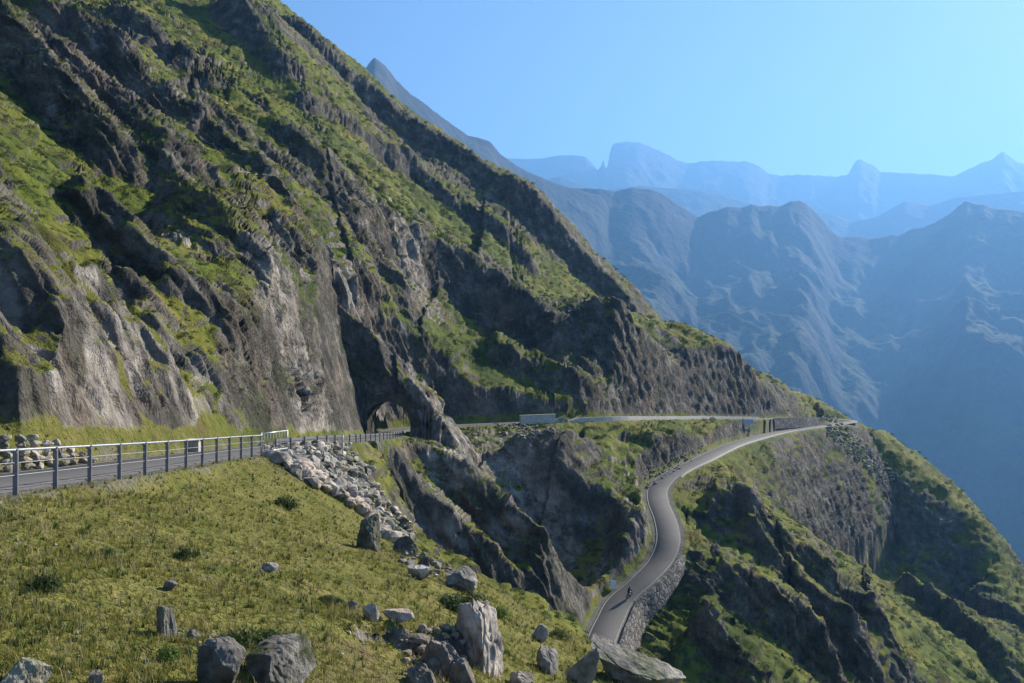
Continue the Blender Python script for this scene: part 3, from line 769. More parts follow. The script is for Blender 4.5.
def arch(r, hgt, n_=22):
    a = np.linspace(0, math.pi, n_)
    x = np.cos(a)*r; y = np.sin(a)*(hgt-1.6)+1.6
    return np.concatenate([[[r, -.4]], np.stack([x, y], 1), [[-r, -.4]]])
prof_in = arch(TUN_W-.15, TUN_H-.15); prof_out = arch(TUN_W+1.4, TUN_H+1.3)
ringV = []; ringsN = 0
i_a = i_tun0-1; i_b = i_tun1+1
for idx, pr in [(i_a, prof_out)]+[(k, prof_in) for k in range(i_a, i_b+1)]+[(i_b, prof_out)]:
    c = ROAD[idx]; r2 = RS[idx]
    for x, y in pr:
        p_ = np.array([c[0]+r2[0]*x, c[1]+r2[1]*x, c[2]+y])
        w_ = .5*float(pn(np.array([p_[0]/1.3]), np.array([p_[1]/1.3]), np.array([p_[2]/1.3]))[0])
        dr_ = np.array([r2[0]*x, r2[1]*x, max(y-1.6, 0)]); dr_ /= np.linalg.norm(dr_)+1e-6
        ringV.append(p_+dr_*abs(w_)*(1 if pr is prof_in else 2))
    ringsN += 1
kk = len(prof_in); Fq = []
for a in range(ringsN-1):
    q = a*kk+np.arange(kk-1); Fq.append(np.stack([q, q+1, q+kk+1, q+kk], 1))
o = np_mesh('rock_tunnel', np.array(ringV), np.concatenate(Fq), M_TUN, None, False)
tag(o, 'short rough tunnel bored through the dark rock spur on the upper road', 'tunnel')

# ------------------------------------------------------------------ walls
def masonry(name, scale, a, b, c, joint=(.05, .047, .043), k=.7):
    t = NT(name); p = t.pos(); v = t.voro(p, scale, 'F1'); e = t.voro(p, scale, 'DISTANCE_TO_EDGE')
    cn = t.n('ShaderNodeSeparateColor'); t.l(v.outputs['Color'], cn.inputs[0])
    col = t.ramp(cn.outputs[0], [(.1, a), (.5, b), (.9, c)])
    col = t.mix(t.ramp(t.noise(p, 3, 5, .7), [(.35, (.55, .55, .55)), (.5, (0, 0, 0))]), col, (.10, .095, .085))
    jt = t.ramp(e.outputs['Distance'], [(.02, (1, 1, 1)), (.07, (0, 0, 0))]); col = t.mix(jt, col, joint)
    h = t.math('MINIMUM', e.outputs['Distance'], .18)
    t.bsdf(col, .95, t.bump(h, k, .5), spec=.1); return t.m
M_MASON = masonry('rubble_masonry', 1.25, (.10, .095, .085), (.17, .158, .14), (.26, .24, .215))
M_DRY = masonry('dry_stone', 2.2, (.26, .245, .22), (.40, .375, .335), (.56, .53, .48))
def road_wall(name, i0, i1, off, thick, top, bottom, mat, label, cat, group=None, batter=0, cap=None, rough=.06, rows=10, kind=None):
    """a wall that follows the road edge; off is its road face, thick grows away from the road"""
    sg = 1 if off > 0 else -1
    A_ = along(i0, i1, off); Bt = along(i0, i1, off+sg*thick)
    n_ = len(A_); rr = []
    b_ = np.array([bottom]*n_, float) if np.isscalar(bottom) else np.interp(np.linspace(0, 1, n_), np.linspace(0, 1, len(bottom)), bottom)
    fade = np.minimum(1, np.minimum(np.arange(n_)+1, n_-np.arange(n_))/3)
    rr.append(A_+[0, 0, -.3]); rr.append(np.stack([A_[:, 0], A_[:, 1], A_[:, 2]+top*fade], 1)); rr.append(np.stack([Bt[:, 0], Bt[:, 1], Bt[:, 2]+top*fade], 1))
    for k in range(1, rows+1):
        f = k/rows; P = along(i0, i1, off+sg*(thick+batter*f)); P[:, 2] += top*fade*(1-f)-b_*f; rr.append(P)
    V = np.array(rr); 
    V = V+np.stack([pn(V[..., 0]*1.7, V[..., 1]*1.7, V[..., 2]*1.7+k*9) for k in range(3)], -1)*rough
    m_ = len(rr); Fq = []
    for a in range(m_-1):
        q = a*n_+np.arange(n_-1); Fq.append(np.stack([q, q+1, q+n_+1, q+n_], 1))
    Fq = np.concatenate(Fq)
    caps = [[0*n_, 1*n_, 2*n_, 3*n_], [n_-1, 4*n_-1, 3*n_-1, 2*n_-1]]
    o = np_mesh(name, V.reshape(-1, 3), np.concatenate([Fq if sg < 0 else Fq[:, ::-1], caps]), mat, None, False)
    return tag(o, label, cat, group, kind)
def road_i(x, y0=0, lower=False):
    """road point on a bearing"""
    rng_ = range(i_hair, NRD) if lower else range(0, i_hair)
    u = (x-CX)/FOC
    return min(rng_, key=lambda i: abs(ROAD[i, 0]/ROAD[i, 1]-u)+(0 if ROAD[i, 1] > y0 else 9))
def low_i(y): return min(range(i_hair+20, NRD), key=lambda i: abs(YH-FOC*ROAD[i, 2]/ROAD[i, 1]-y)+(9 if ROAD[i, 1] > 240 else 0))
iy = [low_i(v_) for v_ in (552, 572, 590, 607, 622, 645)]
road_wall('retaining_wall', iy[0], iy[5], -2.78, .5, .35, (0.8, 2.2, 3.6, 4.0, 4.0), M_MASON, 'tall pale rubble masonry wall holding up the outer edge of the lowest road bend', 'retaining wall', None, 1.2)
road_wall('kerb_wall', road_i(826, 250, True), low_i(476), -2.78, .35, .2, .6, M_CONC, 'low pale kerb wall on the outer edge of the descending road below the hairpin', 'kerb wall', None, 0, rows=3, rough=.02)
road_wall('parapet_wall', road_i(562, 150), road_i(752, 150), 2.78, .4, .75, 1.2, M_CONC, 'long low pale parapet along the level upper road against the dark cliff', 'parapet', None, .1, rows=3, rough=.03)
road_wall('retaining_wall', road_i(766, 150), road_i(818, 150), 2.62, .4, .35, 3.4, M_MASON, 'low shaded masonry wall under the upper road just before the hairpin', 'retaining wall', None, .5, rows=6)
# concrete viewpoint parapet past the tunnel
ia, ib = road_i(513, 150), road_i(545, 150)
root = empty('concrete_parapet', tuple(along(ia, ia, 3.0)[0])); tag(root, 'blocky pale concrete parapet above a stone heap past the tunnel', 'parapet')
A_ = Vector(along(ia, ia, 3.1)[0]); B_ = Vector(along(ib, ib, 3.1)[0])
mb = MB(); d_ = (B_-A_); R_ = d_.to_track_quat('X', 'Z').to_matrix(); off_ = Vector(root.location)
mb.box((A_+B_)/2+Vector((0, 0, .45))-off_, (d_.length, .45, 2.5), R_); mb.build('wall_body', M_CONC, root)
mb = MB(); mb.box((A_+B_)/2+Vector((0, 0, 1.78))-off_, (d_.length+.25, .62, .14), R_); mb.build('coping', M_CONC, root)
ic, id_ = road_i(547, 150), road_i(560, 150)
road_wall('stone_parapet', ic, id_, 2.78, .5, 1.4, 1.2, M_DRY, 'short rough stone parapet continuing right of the blocky concrete one', 'parapet', None, .1, rows=4)
# dry stone facing on the hill side of the near road
i0_ = min(range(len(ROAD)), key=lambda i: abs(ROAD[i, 1]-14)); i1_ = min(range(len(ROAD)), key=lambda i: abs(ROAD[i, 1]-36))

# ------------------------------------------------------------------ rocks
def ico(sub):
    import bmesh
    bm = bmesh.new(); bmesh.ops.create_icosphere(bm, subdivisions=sub, radius=1); bm.verts.ensure_lookup_table()
    V = np.array([v.co[:] for v in bm.verts]); Fc = np.array([[v.index for v in f.verts] for f in bm.faces]); bm.free(); return V, Fc
ICO = {k: ico(k) for k in (1, 2, 6)}
def rock_shape(seed, dims, sub=6, cuts=11, rough=.09, planes=()):
    r = np.random.default_rng(seed); V, Fc = ICO[sub]; V = V.copy()
    for k in range(cuts):
        n_ = r.normal(size=3); n_ /= np.linalg.norm(n_); c = r.uniform(.40, .78)
        V -= np.maximum(0, V@n_-c)[:, None]*n_
    for n_, c in planes:
        n_ = np.array(n_, float); n_ /= np.linalg.norm(n_); V -= np.maximum(0, V@n_-c)[:, None]*n_
    if rough:
        o_ = seed*3.7; P = V*1.0
        nrm = V/(np.linalg.norm(V, axis=1)[:, None]+1e-6)
        h = .9*rough*(ridged(P[:, 0]*2.2+o_, P[:, 1]*2.2, P[:, 2]*1.6, o=4)-.4)+rough*.8*fbm(P[:, 0]*5+o_, P[:, 1]*5, P[:, 2]*4, o=3)
        cr = np.abs(pn(P[:, 0]*1.6+o_, P[:, 1]*1.6+3, P[:, 2]*1.2)); h = h-rough*.45*(1-sstep(0, .05, cr))
        V = V+nrm*h[:, None]
    return V*np.array(dims)/2, Fc
def rotz(V, a): c, s_ = math.cos(a), math.sin(a); return V@np.array([[c, s_, 0], [-s_, c, 0], [0, 0, 1]])
def rotax(V, ax, a): return V@np.array(Matrix.Rotation(a, 3, ax).transposed())
def boulder(x, y, wpx, hpx, seed, label, mat=None, depth=.9, rz=0., tilt=0., sink=.38, name='boulder', cuts=13, rough=.09, planes=(), d=None, cat='boulder', group=None):
    """x, y: where the rock meets the turf; wpx, hpx its apparent size"""
    p, n_ = hit(x, y)
    k = p[1]/FOC; w_, h_ = wpx*k, hpx*k/(1-sink)
    V, Fc = rock_shape(seed, (w_, w_*depth, h_), 6, cuts, rough, planes)
    V = rotax(V, 'Y', tilt); V = rotz(V, rz)
    o = np_mesh(name, V, Fc, mat or M_ROCK, None, True)
    o.location = (p[0], p[1]+w_*depth*.35, p[2]+h_*(.5-sink))
    return tag(o, label, cat, group)
RIGHT = ((1, -.42, .2), .30); FRONTL = ((-.75, -1, .1), .5); TOPC = ((0, -.1, 1), .75)
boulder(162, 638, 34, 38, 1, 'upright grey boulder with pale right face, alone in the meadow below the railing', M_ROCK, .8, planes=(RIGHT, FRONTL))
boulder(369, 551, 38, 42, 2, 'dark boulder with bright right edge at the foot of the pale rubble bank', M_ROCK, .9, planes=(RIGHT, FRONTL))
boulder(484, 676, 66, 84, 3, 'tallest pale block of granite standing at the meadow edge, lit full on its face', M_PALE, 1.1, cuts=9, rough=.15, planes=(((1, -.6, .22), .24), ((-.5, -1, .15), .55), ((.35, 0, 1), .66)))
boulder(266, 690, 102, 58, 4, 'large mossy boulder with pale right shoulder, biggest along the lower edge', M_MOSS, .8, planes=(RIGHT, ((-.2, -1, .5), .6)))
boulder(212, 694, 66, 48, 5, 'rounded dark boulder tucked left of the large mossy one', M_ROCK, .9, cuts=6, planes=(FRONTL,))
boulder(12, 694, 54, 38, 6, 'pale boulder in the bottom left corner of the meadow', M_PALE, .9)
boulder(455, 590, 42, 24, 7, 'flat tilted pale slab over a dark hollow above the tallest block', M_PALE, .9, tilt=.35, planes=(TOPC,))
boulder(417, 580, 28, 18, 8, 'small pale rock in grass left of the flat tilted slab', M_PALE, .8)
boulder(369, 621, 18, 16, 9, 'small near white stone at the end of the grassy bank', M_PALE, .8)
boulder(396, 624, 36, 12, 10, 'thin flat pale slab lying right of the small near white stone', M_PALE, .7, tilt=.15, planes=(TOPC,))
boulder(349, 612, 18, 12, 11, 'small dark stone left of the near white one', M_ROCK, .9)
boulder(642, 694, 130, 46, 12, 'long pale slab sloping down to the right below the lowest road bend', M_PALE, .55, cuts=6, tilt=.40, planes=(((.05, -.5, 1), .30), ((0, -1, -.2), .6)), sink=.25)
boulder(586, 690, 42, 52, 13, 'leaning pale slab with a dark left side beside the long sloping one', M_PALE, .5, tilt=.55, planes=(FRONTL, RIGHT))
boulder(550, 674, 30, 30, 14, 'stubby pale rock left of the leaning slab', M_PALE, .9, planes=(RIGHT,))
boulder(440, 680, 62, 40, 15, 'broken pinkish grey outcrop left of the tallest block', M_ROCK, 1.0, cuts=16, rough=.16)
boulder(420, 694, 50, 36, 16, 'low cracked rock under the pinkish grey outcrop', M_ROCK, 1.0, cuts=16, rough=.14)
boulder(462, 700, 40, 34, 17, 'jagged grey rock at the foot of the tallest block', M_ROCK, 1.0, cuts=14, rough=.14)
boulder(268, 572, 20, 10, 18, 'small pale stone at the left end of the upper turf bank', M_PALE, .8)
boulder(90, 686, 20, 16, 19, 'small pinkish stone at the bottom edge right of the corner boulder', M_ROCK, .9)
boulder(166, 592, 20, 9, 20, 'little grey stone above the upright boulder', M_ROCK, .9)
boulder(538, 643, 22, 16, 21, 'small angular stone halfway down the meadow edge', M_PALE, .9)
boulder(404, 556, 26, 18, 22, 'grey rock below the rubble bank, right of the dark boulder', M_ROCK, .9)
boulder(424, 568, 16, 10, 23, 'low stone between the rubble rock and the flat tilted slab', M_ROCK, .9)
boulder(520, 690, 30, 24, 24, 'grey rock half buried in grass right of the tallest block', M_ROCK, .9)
boulder(192, 640, 16, 9, 25, 'thin grey stone in gravel right of the upright boulder', M_ROCK, 1)
# loose stone: heaps nobody could count
def pip(px, py, poly):
    c = False; j = len(poly)-1
    for i in range(len(poly)):
        xi, yi = poly[i]; xj, yj = poly[j]
        if (yi > py) != (yj > py) and px < (xj-xi)*(py-yi)/(yj-yi)+xi: c = not c
        j = i
    return c
TPL = [rock_shape(100+k, (1, 1, 1), 2, 9, .05) for k in range(10)]
def heap(name, poly, nst, smin, smax, mat, dlim, label=None):
    xs = [a[0] for a in poly]; ys = [a[1] for a in poly]; Vs = []; Fs = []; b_ = 0; n_ = 0; g = 0
    while n_ < nst and g < nst*30:
        g += 1; x = random.uniform(min(xs), max(xs)); y = random.uniform(min(ys), max(ys))
        if not pip(x, y, poly): continue
        p, nn = hit(x, y)
        if not dlim[0] < p[1] < dlim[1]: continue
        s_ = smin+(smax-smin)*random.random()**3.2
        V, Fc = TPL[random.randrange(10)]
        V = V*np.array([random.uniform(.8, 1.3), random.uniform(.8, 1.3), random.uniform(.55, .95)])*s_
        V = rotax(rotz(V, random.uniform(0, 6.28)), 'X', random.uniform(-.5, .5))
        Vs.append(V+p+nn*s_*.12); Fs.append(Fc+b_); b_ += len(V); n_ += 1
    o = np_mesh(name, np.concatenate(Vs), np.concatenate(Fs), mat, None, False); tag(o, kind='stuff')
heap('rubble', [(256,446),(300,441),(350,446),(356,462),(378,494),(412,536),(398,552),(372,524),(340,499),(300,482)], 1700, .22, 1.15, M_RUB, (38, 130))
heap('rubble', [(818,417),(836,418),(862,444),(900,478),(884,486),(852,458),(826,434)], 500, .7, 1.9, M_RUB, (200, 400))
heap('rubble', [(492,424),(515,424),(545,428),(560,432),(530,440),(500,436)], 160, .5, 1.1, M_RUB, (130, 200))
heap('rubble', [(392,545),(425,556),(470,580),(440,586),(400,566)], 60, .2, .55, M_RUB, (15, 60))
heap('rubble', [(405,632),(462,622),(470,700),(400,700)], 150, .1, .35, M_ROCK, (5, 40))
heap('rubble', [(175,632),(250,630),(260,660),(190,655)], 70, .05, .14, M_RUB, (3, 40))
heap('rubble', [(640,470),(690,452),(700,444),(705,452),(668,478),(645,492)], 120, .5, 1.3, M_ROCK, (140, 230))
heap('gravel', [(0,505),(240,462),(380,530),(560,640),(560,700),(0,700)], 420, .03, .12, M_RUB, (3, 60))

# dry stone facing wall at the far side of the near road: courses of real stones
P_ = along(i0_, i1_, -2.5); Vs = []; Fs = []; b_ = 0
tot = ARC[i1_]-ARC[i0_]; L_ = 0
for c_ in range(5):
    L_ = random.uniform(0, .3)
    while L_ < tot:
        w_ = random.uniform(.28, .62); h_ = .30
        f = np.interp(L_+w_/2, ARC[i0_:i1_+1]-ARC[i0_], np.arange(len(P_))); k = int(f)
        top = min(1, max(.2, (tot-L_)/6))*4.6
        if c_ > top: break
        r2 = RS[i0_+k]; p_ = P_[k]+np.array([0, 0, c_*.27+.1])-np.array([r2[0], r2[1], 0])*(c_*.06)
        V, Fc = TPL[random.randrange(10)]
        V = V*np.array([.55, w_*1.08, h_*1.15]); a_ = math.atan2(r2[1], r2[0])
        V = rotz(rotax(V, 'X', random.uniform(-.15, .15)), a_+random.uniform(-.1, .1))
        Vs.append(V+p_+np.array([random.uniform(-.05, .05), random.uniform(-.05, .05), random.uniform(-.03, .03)])); Fs.append(Fc+b_); b_ += len(V); L_ += w_
o = np_mesh('dry_stone_wall', np.concatenate(Vs), np.concatenate(Fs), M_RUB, None, False)
tag(o, 'bright dry stone wall behind the near road at the far left', 'stone wall')

# ------------------------------------------------------------------ railing beside the near road
def edge_pt(y_, off):
    i = min(range(len(ROAD)), key=lambda k: abs(ROAD[k, 1]-y_)); return along(i, i, off)[0], RS[i]
rl = empty('guard_railing', tuple(edge_pt(20, 2.95)[0])); tag(rl, 'galvanised post and rail fence along the near road on the meadow edge', 'railing')
org = np.array(rl.location); posts = []; y_ = 11.0
i = min(range(len(ROAD)), key=lambda k: abs(ROAD[k, 1]-11.0)); a0 = ARC[i]
for k in range(17):
    a_ = a0+k*2.0; f = np.interp(a_, ARC, np.arange(len(ARC))); j = int(f)
    p_ = along(j, j, 2.95)[0]+(along(j+1, j+1, 2.95)[0]-along(j, j, 2.95)[0])*(f-j); posts.append((p_, RS[j]))
def u_post(mb, p_, r2, h):
    R_ = Matrix.Rotation(math.atan2(r2[1], r2[0]), 3, 'Z'); c = Vector(p_-org)
    mb.box(c+R_ @ Vector((0, 0, h/2-.2)), (.11, .012, h+.4), R_)
    mb.box(c+R_ @ Vector((.05, .03, h/2-.2)), (.012, .05, h+.4), R_); mb.box(c+R_ @ Vector((-.05, .03, h/2-.2)), (.012, .05, h+.4), R_)
    mb.box(c+R_ @ Vector((0, -.05, h*.93)), (.14, .03, .05), R_)
for p_, r2 in posts:
    mb = MB(); u_post(mb, p_, r2, 1.05); mb.build('post', M_DSTEEL, rl)
for hh, rr_, nm_ in ((1.03, .032, 'top_rail'),):
    mb = MB(); mb.tube([Vector(p_-org)+Vector((0, 0, hh)) for p_, _ in posts], rr_, 8); mb.build(nm_, M_STEEL, rl, True)
for hh in (.42, .72):
    mb = MB(); mb.tube([Vector(p_-org)+Vector((0, 0, hh)) for p_, _ in posts], .009, 6); mb.build('wire', M_STEEL, rl, True)
# barred end panel
pe, re_ = posts[-1]; tdir = np.array([-re_[1], re_[0], 0])
gp = empty('barred_panel', tuple(pe)); tag(gp, 'blue grey barred metal panel closing the end of the railing', 'gate panel')
mb = MB()
e0 = Vector((0, 0, 0)); e1 = Vector((re_[0]*.8, re_[1]*.8, 0))+Vector(tdir*2.6)
for z_ in (.12, 1.12): mb.tube([e0+Vector((0, 0, z_)), e1+Vector((0, 0, z_-.05))], .03, 6)
mb.tube([e0-Vector((0, 0, .2)), e0+Vector((0, 0, 1.18))], .035, 6); mb.tube([e1-Vector((0, 0, .3)), e1+Vector((0, 0, 1.12))], .035, 6)
mb.build('panel_frame', M_STEEL, gp, True)
for k in range(1, 9):
    mb = MB(); q_ = e0+(e1-e0)*(k/9); mb.tube([q_+Vector((0, 0, .1)), q_+Vector((0, 0, 1.09))], .014, 5); mb.build('bar', M_DSTEEL, gp, True)
# guard rail from the panel to the tunnel
gr_ = empty('guard_rail', tuple(along(posts and int(np.interp(a0+36, ARC, np.arange(len(ARC)))), posts and int(np.interp(a0+36, ARC, np.arange(len(ARC)))), 2.9)[0]))
tag(gr_, 'long low metal guard rail on posts from the barred panel to the tunnel mouth', 'guard rail'); og = np.array(gr_.location); gp_ = []
a_ = a0+36.0
while a_ < T0+1.5:
    f = np.interp(a_, ARC, np.arange(len(ARC))); j = int(f); gp_.append((along(j, j, 2.9)[0], RS[j])); a_ += 4.0
for p_, r2 in gp_:
    mb = MB(); R_ = Matrix.Rotation(math.atan2(r2[1], r2[0]), 3, 'Z'); mb.box(Vector(p_-og)+Vector((0, 0, .25)), (.12, .08, 1.1), R_); mb.build('post', M_DSTEEL, gr_)
mb = MB()
for z0, z1, o1 in ((.48, .58, .02), (.58, .66, -.04), (.66, .76, .02)):
    for (p0, r0), (p1, r1) in zip(gp_[:-1], gp_[1:]):
        A_ = Vector(p0-og)-Vector((r0[0], r0[1], 0))*(.1+o1); B_ = Vector(p1-og)-Vector((r1[0], r1[1], 0))*(.1+o1)
        d_ = B_-A_; mb.box((A_+B_)/2+Vector((0, 0, (z0+z1)/2)), (d_.length, .035, z1-z0-.002), d_.to_track_quat('X', 'Z').to_matrix())
mb.build('beam', M_DSTEEL, gr_)
# tall thin marker pole on the rubble bank
p, _ = hit(341, 463)
mk = empty('snow_pole', tuple(p)); tag(mk, 'thin pale marker pole standing at the top of the rubble bank', 'marker pole')
mb = MB(); mb.tube([(0, 0, -.5), (0, 0, 2.2)], .055, 8, .045); mb.build('pole', M_CONC, mk, True)
mb = MB(); mb.tube([(0, 0, 1.72), (0, 0, 1.98)], .06, 8); mb.build('band', M_WHITE, mk, True)
# concrete block at the hill side of the road
q_, r2 = edge_pt(50, -3.4)
mb = MB(); R_ = Matrix.Rotation(math.atan2(r2[1], r2[0]), 3, 'Z'); cb = empty('concrete_block', tuple(q_)); tag(cb, 'squat pale concrete block at the cliff foot behind the railing', 'concrete block')
mb.box((0, 0, .2), (1.5, .9, .85), R_); mb.build('block', M_CONC, cb); mb = MB(); mb.box((0, 0, .67), (1.62, 1.02, .09), R_); mb.build('lid', M_CONC, cb)

# ------------------------------------------------------------------ road sign by the lower road, white board, motorcyclist
il = low_i(433.5); il = min(range(i_hair, NRD), key=lambda i: abs(ROAD[i, 0]/ROAD[i, 1]-(760-CX)/FOC)+(0 if ROAD[i, 1] < 300 else 5))
sp = along(il, il, 3.2)[0]; sg_ = empty('road_sign', tuple(sp)); tag(sg_, 'tall grey road sign on a single pole between the two road levels', 'road sign')
mb = MB(); mb.tube([(0, 0, -.5), (0, 0, 5.4)], .13, 8); mb.build('pole', M_STEEL, sg_, True)
mb = MB(); R_ = Matrix.Rotation(math.radians(12), 3, 'Z'); mb.box((-.6, -.16, 4.6), (3.6, .06, 1.7), R_); mb.build('sign_panel', M_SIGN, sg_)
mb = MB()
for z_ in (4.1, 5.1): mb.box((-.6, -.11, z_), (3.4, .05, .09), R_)
mb.build('bracket', M_STEEL, sg_)
iw = low_i(592); wp = along(iw, iw, 2.9)[0]
wb = empty('marker_board', tuple(wp), math.radians(20)); tag(wb, 'bright white marker board at the inner edge of the lowest road bend', 'marker board')
mb = MB(); mb.box((0, 0, .85), (1.0, .05, 1.3), Matrix.Rotation(math.radians(14), 3, 'Y')); mb.build('board', M_WHITE, wb)
for x_ in (-.3, .3):
    mb = MB(); mb.tube([(x_, .05, -.4), (x_, .05, 1.2)], .035, 6); mb.build('post', M_STEEL, wb, True)

im = low_i(595); mp = along(im, im, -1.0)[0]; hd = ROAD[im-1]-ROAD[im+1]; ang = math.atan2(hd[1], hd[0])       # riding uphill, away
moto = empty('motorcycle', (mp[0], mp[1], mp[2]+.01), ang); tag(moto, 'dark motorcycle riding up the lowest road bend', 'motorcycle')
for x_ in (-.72, .72):
    import bmesh
    me = bpy.data.meshes.new('wheel'); bm = bmesh.new(); mt = MB()
    R1, r1 = .25, .065
    for a in range(24):
        for b in range(8):
            A = 2*math.pi*a/24; B = 2*math.pi*b/8; mt.v.append((x_+(R1+r1*math.cos(B))*math.cos(A), r1*math.sin(B), .315+(R1+r1*math.cos(B))*math.sin(A)))
            mt.f.append((a*8+b, ((a+1) % 24)*8+b, ((a+1) % 24)*8+(b+1) % 8, a*8+(b+1) % 8))
    bm.free(); wh = mt.build('wheel', M_RUBBER, moto, True)
    mt = MB(); mt.tube([(x_, -.03, .315), (x_, .03, .315)], .2, 20); mt.build('rim', M_STEEL, wh)
def blob(name, c, dims, mat, par, seed=0, rot=0):
    V, Fc = rock_shape(seed, dims, 2, 0, 0); V = rotax(V, 'Y', rot); return np_mesh(name, V+np.array(c), Fc, mat, par, True)
blob('fuel_tank', (.18, 0, .86), (.55, .34, .3), M_PAINT, moto, 1, .15); blob('engine', (.02, 0, .45), (.55, .36, .42), M_DSTEEL, moto); blob('saddle', (-.38, 0, .84), (.75, .3, .16), M_BLACK, moto, 0, -.1)
blob('fairing', (.62, 0, .9), (.3, .42, .5), M_PAINT, moto, 0, .4)
mb = MB(); mb.tube([(.72, .09, .315), (.5, .09, 1.0)], .028, 6); mb.tube([(.72, -.09, .315), (.5, -.09, 1.0)], .028, 6); mb.tube([(.44, -.38, 1.07), (.5, 0, 1.05), (.44, .38, 1.07)], .018, 6); mb.build('fork', M_STEEL, moto, True)
for y_ in (-.42, .42): blob('mirror', (.46, y_, 1.24), (.03, .14, .09), M_BLACK, moto)
blob('tail_light', (-.8, 0, .86), (.06, .14, .07), plain('red_lens', (.35, .01, .01), .3), moto)
# rider: one skinned body
bonesV = [(-.25,0,.93),(-.2,0,1.15),(-.08,0,1.38),(-.02,0,1.47),(.04,0,1.53),
          (-.06,.2,1.40),(.14,.32,1.2),(.40,.36,1.09),(-.06,-.2,1.40),(.14,-.32,1.2),(.40,-.36,1.09),
          (-.2,.14,.9),(.2,.24,.78),(-.05,.22,.36),(.1,.23,.3),(-.2,-.14,.9),(.2,-.24,.78),(-.05,-.22,.36),(.1,-.23,.3)]
bonesE = [(0,1),(1,2),(2,3),(3,4),(2,5),(5,6),(6,7),(2,8),(8,9),(9,10),(0,11),(11,12),(12,13),(13,14),(0,15),(15,16),(16,17),(17,18)]
rad = [.17,.17,.18,.08,.07,.09,.065,.045,.09,.065,.045,.12,.09,.06,.05,.12,.09,.06,.05]
me = bpy.data.meshes.new('person'); me.from_pydata(bonesV, bonesE, []); pr_ = bpy.data.objects.new('person', me); C.objects.link(pr_)
me.materials.append(M_BLACK)
md = pr_.modifiers.new('skin', 'SKIN'); pr_.modifiers.new('sub', 'SUBSURF').levels = 2; pr_.modifiers['sub'].render_levels = 2
for v_, r_ in zip(me.skin_vertices[0].data, rad): v_.radius = (r_, r_)
me.skin_vertices[0].data[0].use_root = True; md.use_smooth_shade = True
pr_.location = moto.location; pr_.rotation_euler = moto.rotation_euler
tag(pr_, 'person in dark riding clothes and helmet leaning forward on the motorcycle', 'person')
hm_ = blob('helmet', (.1, 0, 1.66), (.3, .26, .3), M_PAINT, pr_); blob('visor', (.19, 0, 1.66), (.14, .2, .12), M_GLASS, hm_)

# ------------------------------------------------------------------ plants
def leaves(nleaf, seed, rad, size, flat=1.0, up=.25):
    r = np.random.default_rng(seed); V = []; Fq = []
    d = r.normal(size=(nleaf, 3)); d /= np.linalg.norm(d, axis=1)[:, None]; d[:, 2] = np.abs(d[:, 2])
    lump = .62+.5*r.random(nleaf)
    P = d*rad*lump[:, None]*np.array([1, 1, flat])
    a = r.normal(size=(nleaf, 3)); a /= np.linalg.norm(a, axis=1)[:, None]; b = np.cross(d, a); b /= np.linalg.norm(b, axis=1)[:, None]
    s_ = size*(.6+.8*r.random(nleaf))[:, None]
    V = np.stack([P-a*s_*.5, P+b*s_*.28, P+a*s_*.5, P-b*s_*.28], 1).reshape(-1, 3); Fq = np.arange(nleaf*4).reshape(-1, 4); return V, Fq
def shrub(x, y, wpx, hpx, seed, label, mat, nleaf=900, name='shrub'):
    p, nn = hit(x, y); k = p[1]/FOC; root = empty(name, tuple(p)); r_ = wpx*k/2
    Vs = []; Fs = []; b = 0; r = np.random.default_rng(seed+70)
    for c_ in range(5):                                            # several leaf clumps of different size
        f_ = 1 if c_ == 0 else r.uniform(.35, .7); V, Fq = leaves(nleaf//(2 if c_ == 0 else 6), seed*9+c_, f_*.8, .15)
        V = V+np.array([0, 0, 0] if c_ == 0 else [r.uniform(-.75, .75), r.uniform(-.6, .6), r.uniform(-.05, .35)]); Vs.append(V); Fs.append(Fq+b); b += len(V)
    np_mesh('foliage', np.concatenate(Vs)*np.array([r_, r_, hpx*k]), np.concatenate(Fs), mat, root)
    mb = MB()
    for q in range(6):
        a = q*1.05; mb.tube([(0, 0, -.1), (math.cos(a)*r_*.3, math.sin(a)*r_*.3, hpx*k*.4), (math.cos(a)*r_*.55, math.sin(a)*r_*.55, hpx*k*.75)], .012*max(1, r_*2), 5, .004)
    mb.build('stem', M_BARK, root); tag(root, label, 'shrub', 'low shrubs in the meadow')
shrub(46, 592, 36, 24, 1, 'rounded dark green shrub low on the left of the meadow', M_SHRUB)
shrub(184, 560, 24, 16, 2, 'small dark shrub in open meadow below the railing middle', M_SHRUB)
shrub(286, 508, 32, 14, 3, 'flat dark shrub just below the pale rubble bank', M_SHRUB)
shrub(262, 646, 44, 18, 4, 'dark creeping shrub on top of the large mossy boulder', M_SHRUB)
shrub(238, 650, 40, 22, 5, 'dark shrub behind the rounded dark boulder', M_SHRUB)
shrub(455, 608, 54, 16, 6, 'broad dark shrub left of the tallest pale block', M_SHRUB, 1400)
shrub(166, 660, 30, 16, 7, 'bright green leafy shrub below the upright boulder', M_HERB)
shrub(105, 556, 20, 10, 8, 'little green shrub left of the small dark one', M_HERB)
shrub(500, 618, 26, 14, 9, 'green shrub close behind the tallest pale block', M_HERB)
shrub(560, 640, 26, 12, 10, 'dark shrub on the meadow rim above the long slab', M_SHRUB)
shrub(330, 604, 26, 10, 11, 'low dark shrub at the left end of the lower turf bank', M_SHRUB)

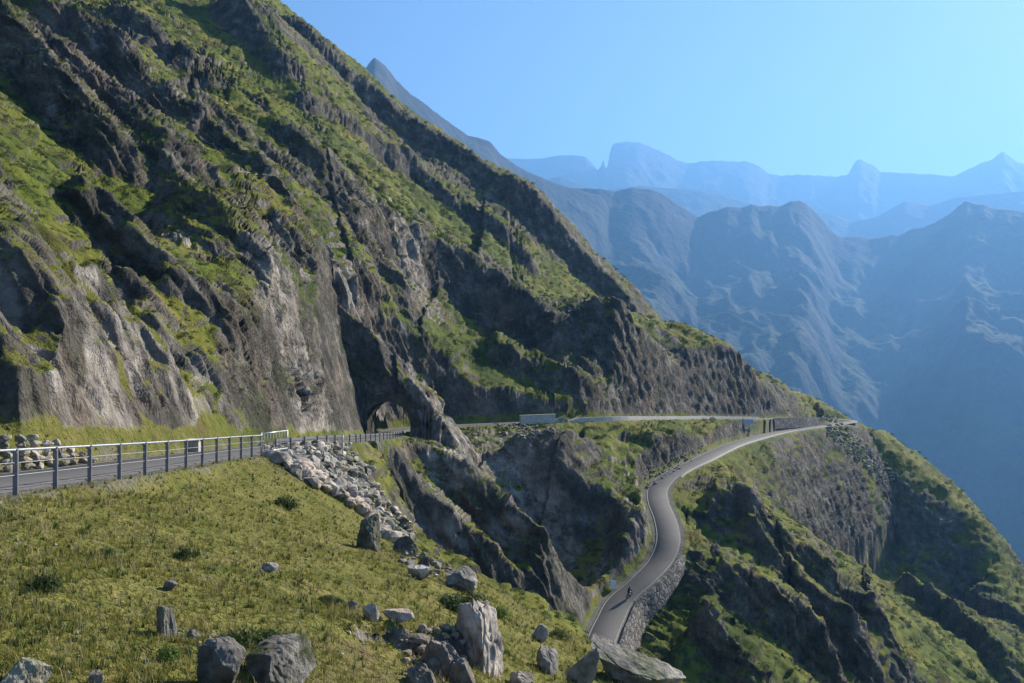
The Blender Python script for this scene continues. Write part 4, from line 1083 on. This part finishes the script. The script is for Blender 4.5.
# meadow turf: tufts of real blades
def scatter_grass(nt, dmin, dmax, name, mat, hmin, hmax, nb, wd):
    u = rng.uniform(-.72, .72, nt*3); l = np.exp(rng.uniform(math.log(dmin), math.log(dmax), nt*3))
    ci = np.clip(np.searchsorted(ucol, u), 1, NC-2); P = np.empty((len(u), 3)); ok = np.zeros(len(u), bool)
    for c in np.unique(ci):
        m = np.nonzero(ci == c)[0]; j = np.clip(np.searchsorted(PY[c], l[m]), 1, NR-2)
        P[m, 0] = PX[c, j]; P[m, 1] = PY[c, j]; P[m, 2] = PZ[c, j]
        ok[m] = (meadow[c, j] > .5) & (rd[c, j] > 3.0) & (rock[c, j] < .4)
    P[:, 0] += rng.normal(size=len(P))*P[:, 1]*.0008
    dens = fbm(P[:, 0]/1.3, P[:, 1]/1.3, o=3)
    ok &= dens > rng.uniform(-.75, .35, len(P))
    P = P[ok][:nt]; dens = dens[ok][:nt]; m = len(P)
    a = rng.uniform(0, 2*math.pi, (m, nb)); h = (hmin+(hmax-hmin)*rng.random((m, nb))**1.6)*(1+.6*np.clip(dens, -.6, .8))[:, None]
    ln = rng.uniform(.25, .8, (m, nb)); sp_ = rng.uniform(0, .05, (m, nb))+.03*h
    dx, dy = np.cos(a), np.sin(a); bx = P[:, None, 0]+dx*sp_; by = P[:, None, 1]+dy*sp_; bz = np.repeat(P[:, 2:3], nb, 1)-.01
    w_ = wd*(.6+.8*rng.random((m, nb)))*(1+P[:, None, 1]/25)
    B0 = np.stack([bx-dy*w_, by+dx*w_, bz], -1); B1 = np.stack([bx+dy*w_, by-dx*w_, bz], -1)
    M0 = np.stack([bx+dx*ln*h*.35, by+dy*ln*h*.35, bz+h*.65], -1); T = np.stack([bx+dx*ln*h, by+dy*ln*h, bz+h*.95], -1)
    V = np.stack([B0, B1, M0+np.stack([dy*w_*.6, -dx*w_*.6, 0*w_], -1), M0-np.stack([dy*w_*.6, -dx*w_*.6, 0*w_], -1), T], 2).reshape(-1, 3)
    k = np.arange(m*nb)*5
    Fq = np.concatenate([np.stack([k, k+1, k+2, k+3], 1), np.stack([k+3, k+2, k+4, k+4], 1)])
    Fq3 = np.concatenate([np.stack([k, k+1, k+2], 1), np.stack([k, k+2, k+3], 1), np.stack([k+3, k+2, k+4], 1)])
    tag(np_mesh(name, V, Fq3, mat, None, False), kind='stuff')
scatter_grass(34000, 4.5, 48, 'meadow_grass', M_GRASS, .04, .15, 9, .0045)
scatter_grass(5200, 4.5, 48, 'dry_grass', M_STRAW, .08, .30, 6, .003)
scatter_grass(5000, 4.5, 48, 'heather_tufts', M_SHRUB, .05, .16, 12, .006)

# dwarf alder and alpine rose over the green parts of the slope
def scatter_shrubs(nc, name, mat):
    tp = [leaves(105, 50+k, 1, .30, .75) for k in range(6)]
    u = rng.uniform(-.70, .72, nc*12); l = np.exp(rng.uniform(math.log(48), math.log(380), nc*12)); Vs = []; Fs = []; b = 0; n_ = 0
    for uu_, ll_ in zip(u, l):
        c = int(np.clip(np.searchsorted(ucol, uu_), 1, NC-2)); j = int(np.clip(np.searchsorted(PY[c], ll_), 1, NR-2))
        p = Vall[c*NR+j]
        if rock[c, j] > .45 or rd[c, j] < 4.5 or meadow[c, j] > .5: continue
        if float(SHN[c, j]) < random.uniform(-.25, .35): continue
        s_ = random.uniform(.3, .85)*float(np.interp(ll_, [50, 90, 160, 300], [.35, .6, 1.1, 1.6])); V, Fq = tp[random.randrange(6)]
        Vs.append(rotz(V*s_, random.uniform(0, 6))+p); Fs.append(Fq+b); b += len(V); n_ += 1
        if n_ >= nc: break
    tag(np_mesh(name, np.concatenate(Vs), np.concatenate(Fs), mat, None, False), kind='stuff')
SHN = fbm(PX/14+4, PY/14, PZ/14, o=3)
scatter_shrubs(4600, 'undergrowth', M_ALDER)
SHN = -SHN
scatter_shrubs(2500, 'dwarf_shrubbery', M_SHRUB)
print('parts done')
